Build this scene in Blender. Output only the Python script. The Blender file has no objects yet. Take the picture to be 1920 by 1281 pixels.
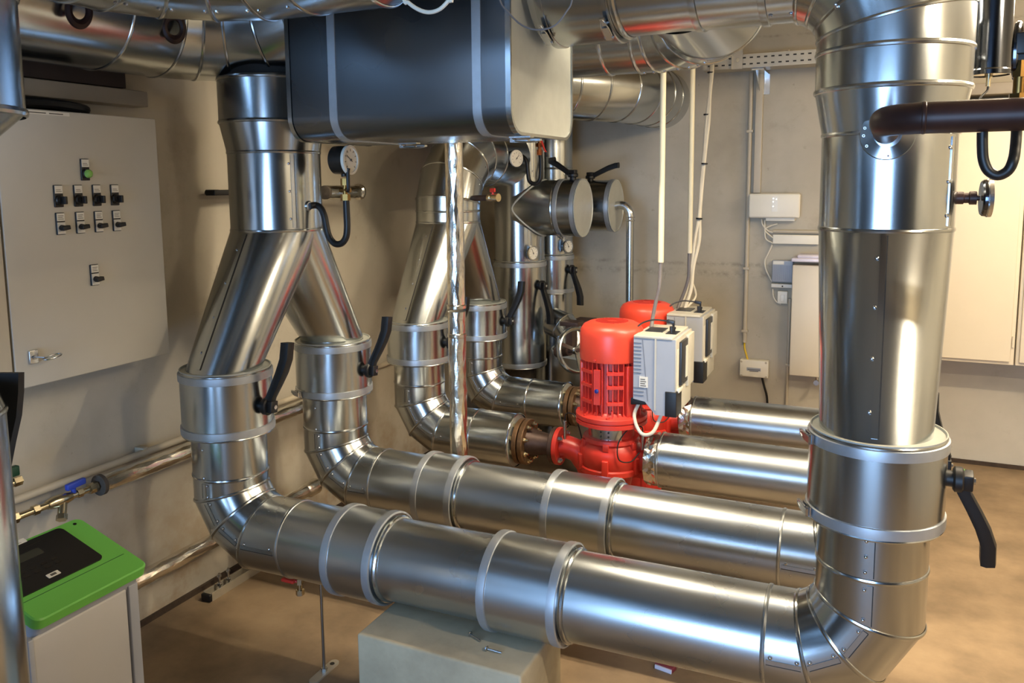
import bpy, bmesh, math, random
from mathutils import Vector, Matrix
random.seed(7)
V = Vector
PI = math.pi
SC = bpy.context.scene
COL = SC.collection

# ------------------------------------------------------------------ camera
YAW, PITCH, ROLL, FPX, PCY, PCX = -0.429953, 0.123231, 0.00920151, 1536.89, 532.63, 958.53
CAM = V((0, 0, 1.65))
fwd = V((math.sin(YAW) * math.cos(PITCH), math.cos(YAW) * math.cos(PITCH), -math.sin(PITCH)))
rgt0 = V((math.cos(YAW), -math.sin(YAW), 0))
dwn0 = fwd.cross(rgt0)
rgt = math.cos(ROLL) * rgt0 + math.sin(ROLL) * dwn0
dwn = -math.sin(ROLL) * rgt0 + math.cos(ROLL) * dwn0

def at(px, py, x=None, y=None, z=None):
    """world point seen at a pixel of the 1920x1281 frame, on the plane x=, y= or z="""
    d = rgt * ((px - PCX) / FPX) + dwn * ((py - PCY) / FPX) + fwd
    for i, v in enumerate((x, y, z)):
        if v is not None:
            return CAM + d * ((v - CAM[i]) / d[i])

cam_d = bpy.data.cameras.new('camera')
cam = bpy.data.objects.new('camera', cam_d)
COL.objects.link(cam)
cam_d.sensor_width = 36
cam_d.lens = FPX / 1920 * 36
cam_d.shift_x = (960 - PCX) / 1920
cam_d.shift_y = -(640.5 - PCY) / 1920
cam_d.clip_start = 0.02
m = Matrix.Identity(4)
for i in range(3):
    m[i][0] = rgt[i]; m[i][1] = -dwn[i]; m[i][2] = -fwd[i]; m[i][3] = CAM[i]
cam.matrix_world = m
SC.camera = cam

# ------------------------------------------------------------------ materials
def lin(h):
    out = []
    for i in (0, 2, 4):
        c = int(h[i:i + 2], 16) / 255
        out.append(c / 12.92 if c <= 0.04045 else ((c + 0.055) / 1.055) ** 2.4)
    return (*out, 1)

def nmat(name):
    mt = bpy.data.materials.new(name); mt.use_nodes = True
    nt = mt.node_tree
    return mt, nt, nt.nodes['Principled BSDF']

def noise(nt, scale, detail=4, rough=0.55, coord='Object', stretch=None):
    tc = nt.nodes.new('ShaderNodeTexCoord')
    n = nt.nodes.new('ShaderNodeTexNoise')
    n.inputs['Scale'].default_value = scale; n.inputs['Detail'].default_value = detail
    n.inputs['Roughness'].default_value = rough
    if stretch:
        mp = nt.nodes.new('ShaderNodeMapping'); mp.inputs['Scale'].default_value = stretch
        nt.links.new(tc.outputs[coord], mp.inputs[0]); nt.links.new(mp.outputs[0], n.inputs['Vector'])
    else:
        nt.links.new(tc.outputs[coord], n.inputs['Vector'])
    return n

def ramp(nt, src, stops, ip='LINEAR'):
    r = nt.nodes.new('ShaderNodeValToRGB'); r.color_ramp.interpolation = ip
    e = r.color_ramp.elements
    while len(e) < len(stops): e.new(0.5)
    for k, (p, c) in enumerate(stops):
        e[k].position = p; e[k].color = c if len(c) == 4 else (*c, 1)
    nt.links.new(src, r.inputs[0])
    return r

def g(v): return (v, v, v, 1)

def bump(nt, bs, src, strength, dist=0.01):
    b = nt.nodes.new('ShaderNodeBump'); b.inputs['Strength'].default_value = strength; b.inputs['Distance'].default_value = dist
    nt.links.new(src, b.inputs['Height']); nt.links.new(b.outputs[0], bs.inputs['Normal'])

def plain(name, col, rough=0.5, metal=0.0, var=0.08, scale=25, bmp=0.0, spec=0.5):
    mt, nt, bs = nmat(name)
    c = lin(col)
    n = noise(nt, scale)
    lo = tuple(max(0, v * (1 - var)) for v in c[:3]); hi = tuple(min(1, v * (1 + var)) for v in c[:3])
    r = ramp(nt, n.outputs[0], [(0.3, lo), (0.7, hi)])
    nt.links.new(r.outputs[0], bs.inputs['Base Color'])
    bs.inputs['Roughness'].default_value = rough; bs.inputs['Metallic'].default_value = metal
    bs.inputs['Specular IOR Level'].default_value = spec
    if bmp: bump(nt, bs, n.outputs[0], bmp, 0.003)
    return mt

def galv(name, base=0.60, r0=0.24, r1=0.36, tint=(0.94, 1.0, 1.03), scuff=0.0):
    mt, nt, bs = nmat(name)
    n = noise(nt, 2.5, 2, 0.45)
    mx = nt.nodes.new('ShaderNodeMath'); mx.operation = 'MULTIPLY_ADD'
    mx.inputs[1].default_value = 0.12
    mx.inputs[0].default_value = 0.5; nt.links.new(n.outputs[0], mx.inputs[2])
    a = tuple(base * 0.93 * t for t in tint); b = tuple(base * 1.05 * t for t in tint)
    cr = ramp(nt, mx.outputs[0], [(0.2, a), (0.95, b)])
    nt.links.new(cr.outputs[0], bs.inputs['Base Color'])
    rr = ramp(nt, n.outputs[0], [(0.1, g(r0)), (0.9, g(r1))])
    last = rr.outputs[0]
    if scuff:
        n3 = noise(nt, 5, 3, 0.55)
        sr = ramp(nt, n3.outputs[0], [(0.3, g(0)), (0.9, g(scuff * 2))])
        ad = nt.nodes.new('ShaderNodeMath'); ad.operation = 'ADD'
        nt.links.new(last, ad.inputs[0]); nt.links.new(sr.outputs[0], ad.inputs[1]); last = ad.outputs[0]
    nt.links.new(last, bs.inputs['Roughness'])
    bs.inputs['Metallic'].default_value = 1
    return mt

def concrete(name, stops, scale=1.6, rough=0.85, joint=None, speck=True, low=None):
    mt, nt, bs = nmat(name)
    n = noise(nt, scale, 9, 0.62)
    col = ramp(nt, n.outputs[0], [(p, lin(c)) for p, c in stops]).outputs[0]
    def darken(fac, c):
        nonlocal col
        mx = nt.nodes.new('ShaderNodeMix'); mx.data_type = 'RGBA'
        nt.links.new(fac, mx.inputs['Factor']); nt.links.new(col, mx.inputs['A']); mx.inputs['B'].default_value = lin(c)
        col = mx.outputs['Result']
    if speck:
        n2 = noise(nt, 14, 5, 0.7)
        darken(ramp(nt, n2.outputs[0], [(0.66, g(0)), (0.74, g(0.45))]).outputs[0], '7d705c')
        n5 = noise(nt, 3.2, 7, 0.75)
        darken(ramp(nt, n5.outputs[0], [(0.56, g(0)), (0.72, g(0.35))]).outputs[0], '8f8068')
    tc = nt.nodes.new('ShaderNodeTexCoord'); sx = nt.nodes.new('ShaderNodeSeparateXYZ')
    nt.links.new(tc.outputs['Object'], sx.inputs[0])
    if joint:
        for z, w in joint:
            a = nt.nodes.new('ShaderNodeMath'); a.operation = 'SUBTRACT'; a.inputs[1].default_value = z
            nt.links.new(sx.outputs['Z'], a.inputs[0])
            b = nt.nodes.new('ShaderNodeMath'); b.operation = 'ABSOLUTE'; nt.links.new(a.outputs[0], b.inputs[0])
            c = ramp(nt, b.outputs[0], [(0, g(1)), (w, g(0))])
            n3 = noise(nt, 22, 4, 0.7)
            d = ramp(nt, n3.outputs[0], [(0.42, g(0)), (0.62, g(0.38))])
            e = nt.nodes.new('ShaderNodeMath'); e.operation = 'MULTIPLY'
            nt.links.new(c.outputs[0], e.inputs[0]); nt.links.new(d.outputs[0], e.inputs[1])
            darken(e.outputs[0], '5d5443')
    if low:
        zz, c2 = low
        n6 = noise(nt, 4.5, 5, 0.6)
        f = ramp(nt, sx.outputs['Z'], [(0.0, g(1)), (zz, g(0))])
        h = ramp(nt, n6.outputs[0], [(0.45, g(0)), (0.62, g(0.6))])
        e = nt.nodes.new('ShaderNodeMath'); e.operation = 'MULTIPLY'
        nt.links.new(f.outputs[0], e.inputs[0]); nt.links.new(h.outputs[0], e.inputs[1])
        darken(e.outputs[0], c2)
    nt.links.new(col, bs.inputs['Base Color'])
    bs.inputs['Roughness'].default_value = rough
    bs.inputs['Specular IOR Level'].default_value = 0.25
    n4 = noise(nt, 60, 6, 0.7)
    bump(nt, bs, n4.outputs[0], 0.12, 0.004)
    return mt

def foil(name):
    mt, nt, bs = nmat(name)
    n = noise(nt, 30, 5, 0.75); n2 = noise(nt, 9, 3, 0.6)
    cr = ramp(nt, n2.outputs[0], [(0.35, lin('cfcbc0')), (0.7, lin('efede8'))])
    nt.links.new(cr.outputs[0], bs.inputs['Base Color'])
    bs.inputs['Metallic'].default_value = 1; bs.inputs['Roughness'].default_value = 0.18
    bump(nt, bs, n.outputs[0], 0.25, 0.006)
    return mt

M = {}
M['galv'] = galv('galvanised_sheet', 0.52, 0.18, 0.25)
M['galv_scuffed'] = galv('galvanised_sheet_scuffed', 0.54, 0.24, 0.30, scuff=0.025)
M['galv_dark'] = galv('galvanised_sheet_dark', 0.46, 0.18, 0.26)
M['band'] = plain('zinc_band', 'b4bac0', 0.38, 0.75, 0.05, 30)
M['tank'] = galv('shade_toned_tank_sheet', 0.20, 0.24, 0.32, (0.93, 0.99, 1.06))  # darker than the pipe sheet, standing in for the dark reflections on it
M['lid'] = plain('zinc_lid', 'b4b6ae', 0.45, 0.25, 0.05, 20)
M['zinc'] = plain('bright_zinc', 'c4c8cc', 0.22, 1.0, 0.05, 40)
M['dark_steel'] = plain('dark_glossy_steel', '5a5e66', 0.14, 1.0, 0.05, 20)
M['black'] = plain('black_plastic', '0b0b0d', 0.48, 0, 0.1, 40)
M['blackrub'] = plain('black_tube', '1d1c1b', 0.42, 0.2, 0.15, 30)
M['brownpipe'] = plain('primed_brown_pipe', '33201c', 0.42, 0.1, 0.25, 18, spec=0.35)
M['rust'] = plain('weathered_brown_steel', '6b5138', 0.45, 0.55, 0.3, 30, 0.2)
M['rustdark'] = plain('dark_brown_steel', '4a3830', 0.5, 0.4, 0.3, 25, 0.2)
M['red'] = plain('red_paint', 'c8352a', 0.36, 0, 0.06, 12, spec=0.5)
M['redcap'] = plain('red_plastic_cap', 'dc4530', 0.36, 0, 0.04, 8, spec=0.5)
M['reddark'] = plain('dark_red_slots', 'a82c1e', 0.6, 0, 0.1, 20)
M['brass'] = plain('brass', '86683a', 0.3, 1, 0.15, 30)
M['nickel'] = plain('nickel_brass', 'c9bda0', 0.22, 1, 0.1, 30)
M['copper'] = plain('copper', '9c5a34', 0.3, 1, 0.15, 30)
M['dial'] = plain('white_dial', 'e4dfcf', 0.35, 0, 0.03, 10)
M['gaugecase'] = plain('dark_gauge_case', '37332e', 0.35, 0.6, 0.2, 20)
M['white'] = plain('white_plastic', 'e6dfcd', 0.45, 0, 0.03, 6)
M['conduit'] = plain('white_conduit', 'd6cdae', 0.5, 0, 0.03, 6)
M['greyconduit'] = plain('grey_conduit', 'b9ae98', 0.5, 0, 0.04, 6)
M['cablewhite'] = plain('white_cable', 'd9d2c0', 0.5, 0, 0.04, 10)
M['cablegrey'] = plain('grey_cable', '6b6664', 0.5, 0, 0.05, 10)
M['cableyellow'] = plain('yellow_cable', 'd9b52a', 0.5, 0, 0.05, 10)
M['cream'] = plain('cream_cabinet_paint', 'd8ccb4', 0.42, 0, 0.02, 4)
M['greycab'] = plain('light_grey_cabinet_paint', 'bcb7ab', 0.38, 0, 0.03, 5)
M['darkline'] = plain('dark_gap', '25221e', 0.7, 0, 0.05, 10)
M['greyplast'] = plain('grey_plastic', '9fa3ab', 0.42, 0, 0.03, 8)
M['greylite'] = plain('light_grey_top', 'bdb9ac', 0.45, 0, 0.03, 8)
M['groove'] = plain('grey_groove', '6f737b', 0.5, 0, 0.03, 8)
M['darkplast'] = plain('dark_grey_plastic', '24272c', 0.35, 0, 0.05, 8)
M['labelw'] = plain('label_paper', 'ddd8cb', 0.5, 0, 0.03, 10)
M['ink'] = plain('label_ink', '5a554d', 0.6, 0, 0.03, 10)
M['green'] = plain('green_plastic', '69b54e', 0.4, 0, 0.03, 6)
M['lamp_green'] = plain('green_lens', '86b95a', 0.15, 0, 0.2, 60)
M['greendot'] = plain('green_dot', '6fcf3f', 0.4, 0, 0.02, 6)
M['unitgrey'] = plain('unit_grey', 'b3b1b0', 0.42, 0, 0.02, 6)
M['unitframe'] = plain('unit_frame_grey', '9a9da6', 0.42, 0, 0.02, 6)
M['panelblack'] = plain('keypad_black', '100e0d', 0.32, 0, 0.1, 10)
M['lcd'] = plain('lcd', '34342a', 0.25, 0, 0.05, 10)
M['blue'] = plain('blue_plastic', '2a44a8', 0.4, 0, 0.05, 10)
M['blue2'] = plain('blue_plug', '1d2a7c', 0.35, 0, 0.05, 10)
M['darkgreen'] = plain('dark_green_plastic', '10402a', 0.4, 0, 0.05, 10)
M['redplast'] = plain('red_handle', 'd8382c', 0.4, 0, 0.05, 10)
M['pinkfrag'] = plain('brick_red', '7c2c34', 0.7, 0, 0.15, 30)
M['lilac'] = plain('plastic_film', 'd9d2dc', 0.25, 0, 0.06, 12)
M['tray'] = plain('tray_zinc', 'b3ac9c', 0.45, 0.5, 0.06, 12)
M['trunk'] = plain('grey_trunking', '93897a', 0.5, 0, 0.04, 8)
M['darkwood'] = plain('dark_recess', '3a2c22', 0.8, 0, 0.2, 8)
M['foil'] = foil('foil_wrap')
M['drum'] = galv('drum_sheet', 0.50, 0.26, 0.38, (1.0, 0.95, 0.86))
M['insul'] = plain('foam_insulation', '4d453c', 0.9, 0, 0.2, 40)
M['floor'] = concrete('floor_screed', [(0.3, '6c5c48'), (0.45, '806d56'), (0.58, '907b61'), (0.75, '9d886c')], 2.6, 0.6, speck=True)
M['wall'] = concrete('concrete_wall', [(0.25, 'a29a89'), (0.5, 'b6ae9d'), (0.75, 'c2baa9')], 1.3, joint=[(1.06, 0.03), (1.12, 0.02), (2.514, 0.012)])
M['wall_left'] = concrete('concrete_wall_side', [(0.25, 'a29a89'), (0.5, 'b6ae9d'), (0.75, 'c2baa9')], 1.3, low=(0.7, '8a6a3c'))
M['ceil'] = concrete('ceiling_concrete', [(0.3, '8f836e'), (0.7, 'a1937b')], 1.2)
M['wall_shade'] = concrete('shade_toned_wall', [(0.3, '3c3831'), (0.7, '4a453c')], 1.2)  # unseen room behind the camera toned dark so the metal reflects shade
M['plinth'] = concrete('plinth_paint', [(0.3, '9c9078'), (0.5, 'b3a78c'), (0.7, 'bfb499')], 3.0, 0.7)
M['foot_strip'] = plain('dark_brown_strip', '3d2f22', 0.9, 0, 0.3, 30)

def emis(name, col, st):
    mt, nt, bs = nmat(name)
    n = noise(nt, 3)
    r = ramp(nt, n.outputs[0], [(0, tuple(v * 0.99 for v in col)), (1, col)])
    nt.links.new(r.outputs[0], bs.inputs['Emission Color']); bs.inputs['Emission Strength'].default_value = st
    bs.inputs['Base Color'].default_value = (0.8, 0.8, 0.8, 1)
    return mt
M['tube'] = emis('lamp_tube', (1.0, 0.74, 0.42), 30)
M['led'] = emis('led_white', (1.0, 0.98, 0.9), 3)

# ------------------------------------------------------------------ mesh builder
def frame(ax):
    ax = V(ax).normalized()
    up = V((0, 0, 1)) if abs(ax.z) < 0.95 else V((1, 0, 0))
    u = up.cross(ax).normalized()
    return ax, u, ax.cross(u)

ORG = {}

class MB:
    def __init__(s): s.v = []; s.f = []
    def add(s, vs, fs):
        o = len(s.v); s.v += [V(p) for p in vs]; s.f += [[i + o for i in q] for q in fs]
    def box(s, lo, hi, bev=0.0):
        x0, y0, z0 = lo; x1, y1, z1 = hi
        if bev:
            bm = bmesh.new(); bmesh.ops.create_cube(bm, size=1)
            for v in bm.verts:
                v.co = V((x0 if v.co.x < 0 else x1, y0 if v.co.y < 0 else y1, z0 if v.co.z < 0 else z1))
            bmesh.ops.bevel(bm, geom=bm.edges[:], offset=bev, segments=3, affect='EDGES', profile=0.5)
            bm.verts.index_update()
            s.add([v.co.copy() for v in bm.verts], [[v.index for v in f.verts] for f in bm.faces]); bm.free(); return
        s.add([(x0, y0, z0), (x1, y0, z0), (x1, y1, z0), (x0, y1, z0), (x0, y0, z1), (x1, y0, z1), (x1, y1, z1), (x0, y1, z1)],
              [(3, 2, 1, 0), (4, 5, 6, 7), (0, 1, 5, 4), (1, 2, 6, 5), (2, 3, 7, 6), (3, 0, 4, 7)])
    def obox(s, c, ax, ay, az, bev=0):
        """box of half-size vectors"""
        t = MB(); t.box((-1, -1, -1), (1, 1, 1)) if not bev else None
        if bev:
            lx, ly, lz = V(ax).length, V(ay).length, V(az).length
            t.box((-lx, -ly, -lz), (lx, ly, lz), bev)
            X, Y, Z = V(ax).normalized(), V(ay).normalized(), V(az).normalized()
        else: X, Y, Z = V(ax), V(ay), V(az)
        s.add([V(c) + X * p.x + Y * p.y + Z * p.z for p in t.v], t.f)
    def lathe(s, prof, org, ax, n=48, cap0=False, cap1=False):
        """prof: [(radius, t)]"""
        ax, u, w = frame(ax); org = V(org)
        vs = []
        for r, t in prof:
            for k in range(n):
                a = 2 * PI * k / n
                vs.append(org + ax * t + (u * math.cos(a) + w * math.sin(a)) * r)
        fs = []
        for i in range(len(prof) - 1):
            for k in range(n):
                k2 = (k + 1) % n
                fs.append((i * n + k, i * n + k2, (i + 1) * n + k2, (i + 1) * n + k))
        if cap0: fs.append(list(range(n))[::-1])
        if cap1: fs.append([(len(prof) - 1) * n + k for k in range(n)])
        s.add(vs, fs)
    def cyl(s, p0, p1, r, r1=None, n=24):
        p0 = V(p0); p1 = V(p1)
        s.lathe([(r, 0), (r if r1 is None else r1, (p1 - p0).length)], p0, p1 - p0, n, True, True)
    def pipe(s, pts, radii, n=64, cap=(True, True), beads=None, bh=0.004, bw=0.006):
        """mitred pipe; beads: indices of rings that carry a raised bead"""
        pts = [V(p) for p in pts]
        if not hasattr(radii, '__len__'): radii = [radii] * len(pts)
        ax, u, w = frame(pts[1] - pts[0])
        ring = [pts[0] + (u * math.cos(2 * PI * k / n) + w * math.sin(2 * PI * k / n)) * radii[0] for k in range(n)]
        rings = [ring]; nrm = [ax]
        for i in range(1, len(pts)):
            d = (pts[i] - pts[i - 1]).normalized()
            if i < len(pts) - 1:
                d2 = (pts[i + 1] - pts[i]).normalized(); b = (d + d2).normalized()
            else: b = d
            q = []
            for p in rings[-1]:
                t = (pts[i] - p).dot(b) / d.dot(b)
                x = p + d * t
                if radii[i] != radii[i - 1]: x = pts[i] + (x - pts[i]) * (radii[i] / radii[i - 1])
                q.append(x)
            rings.append(q); nrm.append(b)
        vs = [p for r in rings for p in r]; fs = []
        for i in range(len(pts) - 1):
            for k in range(n):
                k2 = (k + 1) % n
                fs.append((i * n + k, i * n + k2, (i + 1) * n + k2, (i + 1) * n + k))
        if cap[0]: fs.append(list(range(n))[::-1])
        if cap[1]: fs.append([(len(pts) - 1) * n + k for k in range(n)])
        s.add(vs, fs)
        for i in (beads or []): s.bead(rings[i], pts[i], nrm[i], bh, bw)
        return rings
    def bead(s, ring, c, d, bh=0.004, bw=0.006):
        n = len(ring); K = 5; vs = []; fs = []
        for p in ring:
            o = (p - c).normalized()
            for j in range(K):
                a = PI * j / (K - 1)
                vs.append(p + o * (bh * math.sin(a) - 0.0006) + d * (bw * math.cos(a)))
        for k in range(n):
            k2 = (k + 1) % n
            for j in range(K - 1):
                fs.append((k * K + j, k * K + j + 1, k2 * K + j + 1, k2 * K + j))
        s.add(vs, fs)
    def ringbead(s, c, ax, r, bh=0.004, bw=0.006, n=64):
        ax, u, w = frame(ax); c = V(c)
        s.bead([c + (u * math.cos(2 * PI * k / n) + w * math.sin(2 * PI * k / n)) * r for k in range(n)], c, ax, bh, bw)
    def tube(s, pts, r, n=12, smooth=True, cap=True):
        """smooth bent tube through points (Catmull-Rom)"""
        pts = [V(p) for p in pts]
        if smooth and len(pts) > 2:
            P = [2 * pts[0] - pts[1]] + pts + [2 * pts[-1] - pts[-2]]; out = []
            for i in range(1, len(P) - 2):
                for k in range(6):
                    t = k / 6
                    a, b, c, d = P[i - 1], P[i], P[i + 1], P[i + 2]
                    out.append(0.5 * ((2 * b) + (c - a) * t + (2 * a - 5 * b + 4 * c - d) * t * t + (3 * b - a - 3 * c + d) * t ** 3))
            out.append(pts[-1]); pts = out
        ax, u, w = frame(pts[1] - pts[0]); vs = []; fs = []
        for i, p in enumerate(pts):
            d = (pts[min(i + 1, len(pts) - 1)] - pts[max(i - 1, 0)]).normalized()
            u = (u - d * u.dot(d)).normalized(); w = d.cross(u)
            for k in range(n):
                a = 2 * PI * k / n; vs.append(p + (u * math.cos(a) + w * math.sin(a)) * r)
        for i in range(len(pts) - 1):
            for k in range(n):
                k2 = (k + 1) % n; fs.append((i * n + k, i * n + k2, (i + 1) * n + k2, (i + 1) * n + k))
        if cap: fs.append(list(range(n))[::-1]); fs.append([(len(pts) - 1) * n + k for k in range(n)])
        s.add(vs, fs)
    def prism(s, poly, h0, h1):
        """poly: 3D points; extruded along vectors h0..h1"""
        n = len(poly); h0 = V(h0); h1 = V(h1)
        s.add([V(p) + h0 for p in poly] + [V(p) + h1 for p in poly],
              [list(range(n))[::-1], [n + k for k in range(n)]] + [(k, (k + 1) % n, n + (k + 1) % n, n + k) for k in range(n)])
    def dome(s, c, ax, r, h, n=12, K=4):
        prof = [(r * math.cos(PI / 2 * i / K), h * math.sin(PI / 2 * i / K)) for i in range(K)] + [(r * 0.02, h)]
        s.lathe(prof, c, ax, n, True, True)
    def crumple(s, p0, p1, r, n=28, step=.016, jit=.0022, cap=True):
        """crumpled foil sleeve"""
        p0 = V(p0); p1 = V(p1); ax, u, w = frame(p1 - p0); L = (p1 - p0).length; m_ = max(2, int(L / step)); rnd = random.Random(int(L * 1e4)); vs = []
        for i in range(m_ + 1):
            for k in range(n):
                a = 2 * PI * (k + .5 * (i % 2)) / n; rr = r + (rnd.random() - .5) * 2 * jit
                vs.append(p0 + ax * min(L, max(0, L * i / m_ + (rnd.random() - .5) * step * .6 * (0 < i < m_))) + (u * math.cos(a) + w * math.sin(a)) * rr)
        fs = []
        for i in range(m_):
            for k in range(n):
                k2 = (k + 1) % n; a, b, c, d = i * n + k, i * n + k2, (i + 1) * n + k2, (i + 1) * n + k
                fs += [(a, b, c), (a, c, d)] if i % 2 else [(a, b, d), (b, c, d)]
        if cap: fs += [list(range(n))[::-1], [m_ * n + k for k in range(n)]]
        s.add(vs, fs)
    def hexn(s, c, ax, r, h): s.lathe([(r, 0), (r, h)], c, ax, 6, True, True)
    def build(s, name, mat, parent=None, sharp=32, loc=None):
        me = bpy.data.meshes.new(name)
        org = ORG.get(parent.name, V((0, 0, 0))) if parent else V(loc) if loc is not None else V((0, 0, 0))
        me.from_pydata([tuple(p - org) for p in s.v], [], s.f)
        bm = bmesh.new(); bm.from_mesh(me)
        bmesh.ops.recalc_face_normals(bm, faces=bm.faces[:])
        lim = math.radians(sharp)
        for f in bm.faces: f.smooth = True
        for e in bm.edges:
            if len(e.link_faces) == 2 and e.calc_face_angle(0) > lim: e.smooth = False
        bm.to_mesh(me); bm.free()
        me.materials.append(M[mat])
        o = bpy.data.objects.new(name, me); COL.objects.link(o)
        if parent: o.parent = parent
        elif loc is not None: o.location = loc
        ORG[o.name] = org
        return o

def thing(name, label, cat, loc=(0, 0, 0), group=None):
    o = bpy.data.objects.new(name, None); COL.objects.link(o); o.location = loc
    o.empty_display_size = 0.05
    o['label'] = label; o['category'] = cat
    if group: o['group'] = group
    ORG[o.name] = V(loc)
    return o

def tag(o, label, cat, group=None):
    o['label'] = label; o['category'] = cat
    if group: o['group'] = group
    return o

def struct(o): o['kind'] = 'structure'; return o

def copy_tree(o, parent=None, off=None):
    c = o.copy(); COL.objects.link(c)
    if parent: c.parent = parent
    if off is not None: c.location = o.location + V(off)
    ORG[c.name] = ORG[o.name] + (V(off) if off is not None else V((0, 0, 0)))
    for ch in [x for x in bpy.data.objects if x.parent == o]: copy_tree(ch, c)
    return c

# common small parts -------------------------------------------------------
SCREW = {}
def screw(parent, p, nrm, r=0.0045):
    """one dome-head sheet metal screw, its own object sharing one mesh"""
    key = round(r, 4)
    if key not in SCREW:
        mb = MB(); mb.lathe([(r * 1.25, 0), (r * 1.25, r * 0.2)], (0, 0, 0), (0, 0, 1), 10, True, True)
        mb.dome((0, 0, r * 0.2), (0, 0, 1), r, r * 0.7, 10, 3)
        o = mb.build('screw', 'zinc'); SCREW[key] = o.data; bpy.data.objects.remove(o)
    o = bpy.data.objects.new('screw', SCREW[key]); COL.objects.link(o); o.parent = parent
    q = V((0, 0, 1)).rotation_difference(V(nrm).normalized())
    o.rotation_mode = 'QUATERNION'; o.rotation_quaternion = q
    o.location = V(p) - ORG[parent.name]
    ORG[o.name] = ORG[parent.name]
    return o

def seam(parent, a, b, nrm, n=2, w=0.006, mat='galv'):
    """raised lap seam strip from a to b on a surface of normal nrm, with screws beside it"""
    a = V(a); b = V(b); nrm = V(nrm).normalized(); d = (b - a); L = d.length; d.normalize(); t = nrm.cross(d)
    mb = MB(); mb.obox((a + b) / 2 + nrm * 0.0006, d * (L / 2), t * w, nrm * 0.0016)
    mb.build('seam_strip', mat, parent)
    mb = MB(); mb.obox((a + b) / 2 + nrm * 0.0012 - t * w * 1.18, d * (L / 2), t * w * .2, nrm * 0.0008); mb.build('seam_gap_shade', 'darkline', parent)  # dark strip stands for the joint gap and the lap edge's shadow
    for k in range(n):
        f = 0.12 + 0.76 * (k / (n - 1) if n > 1 else 0.5)
        screw(parent, a + d * L * f + t * w * 1.9, nrm)

def band(parent, c, ax, r, w=0.028, name='band', mat='band'):
    mb = MB(); c = V(c); ax = V(ax).normalized()
    mb.lathe([(r - 0.002, -w / 2), (r + 0.004, -w / 2 + 0.002), (r + 0.0045, 0), (r + 0.004, w / 2 - 0.002), (r - 0.002, w / 2)], c, ax, 64)
    return mb.build(name, mat, parent)

def clasp(parent, c, ax, nrm, s=1.0):
    """toggle latch on a band: base plate, lever, hook loop"""
    c = V(c); ax = V(ax).normalized(); nrm = V(nrm).normalized(); t = ax.cross(nrm)
    mb = MB()
    mb.obox(c + nrm * 0.004, t * 0.026 * s, ax * 0.011 * s, nrm * 0.002)
    mb.obox(c + nrm * 0.012 * s + t * 0.004, t * 0.022 * s, ax * 0.008 * s, nrm * 0.003)
    mb.cyl(c + nrm * 0.009 * s + t * 0.02 * s - ax * 0.012 * s, c + nrm * 0.009 * s + t * 0.02 * s + ax * 0.012 * s, 0.004 * s, n=10)
    mb.obox(c + nrm * 0.01 * s - t * 0.036 * s, t * 0.012 * s, ax * 0.006 * s, nrm * 0.003)
    mb.tube([c + nrm * 0.012 * s + t * 0.012 * s + ax * 0.009 * s, c + nrm * 0.014 * s - t * 0.02 * s + ax * 0.008 * s, c + nrm * 0.012 * s - t * 0.044 * s,
             c + nrm * 0.014 * s - t * 0.02 * s - ax * 0.008 * s, c + nrm * 0.012 * s + t * 0.012 * s - ax * 0.009 * s], 0.0018 * s, 6)
    mb.build('clasp', 'zinc', parent)

def lever(parent, c, ax, along, L=0.22, dot=True, bend=0.06, w=0.042):
    """black valve lever: stem and hub disc on a jacket at c (axis ax), cranked arm running along"""
    c = V(c); ax = V(ax).normalized(); al = V(along).normalized(); t = ax.cross(al)
    mb = MB()
    mb.cyl(c - ax * 0.02, c + ax * 0.02, 0.019, n=20)
    mb.lathe([(0.024, 0.012), (0.03, 0.016), (0.03, 0.03), (0.026, 0.034)], c, ax, 28, True, True)
    mb.obox(c + ax * 0.042, ax * 0.012, t * 0.017, al * 0.02, 0.003)
    h = mb.build('lever_hub', 'black', parent)
    prof = [(0.030, -0.016, .62), (0.038, 0.03, .72), (0.04 + bend * .35, 0.075, .86), (0.04 + bend * .7, 0.12, 1), (0.04 + bend * .95, 0.165, 1), (0.04 + bend, L, .98)]
    mb = MB(); vs = []; th = .017
    for o, a, k in prof:
        p = c + ax * o + al * a
        for so, sw in ((-th, -.8), (-th * .3, -1), (th * .8, -.75), (th, 0), (th * .8, .75), (-th * .3, 1), (-th, .8)):
            vs.append(p + ax * so * (.75 + .25 * k) + t * sw * w / 2 * k)
    fs = []
    for i in range(len(prof) - 1):
        for k in range(7): fs.append((i * 7 + k, i * 7 + (k + 1) % 7, (i + 1) * 7 + (k + 1) % 7, (i + 1) * 7 + k))
    fs.append([6, 5, 4, 3, 2, 1, 0]); fs.append([(len(prof) - 1) * 7 + k for k in range(7)])
    mb.add(vs, fs)
    arm = mb.build('lever_arm', 'black', parent, 40)
    if dot:
        mb = MB(); p = c + ax * 0.034 - al * 0.016 + t * 0.012
        mb.lathe([(0.005, 0), (0.005, 0.002)], p, ax, 12, True, True); mb.build('green_cap', 'greendot', h)
        mb = MB(); mb.hexn(c + ax * 0.053, ax, 0.008, 0.006); mb.build('lever_nut', 'zinc', h)

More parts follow.
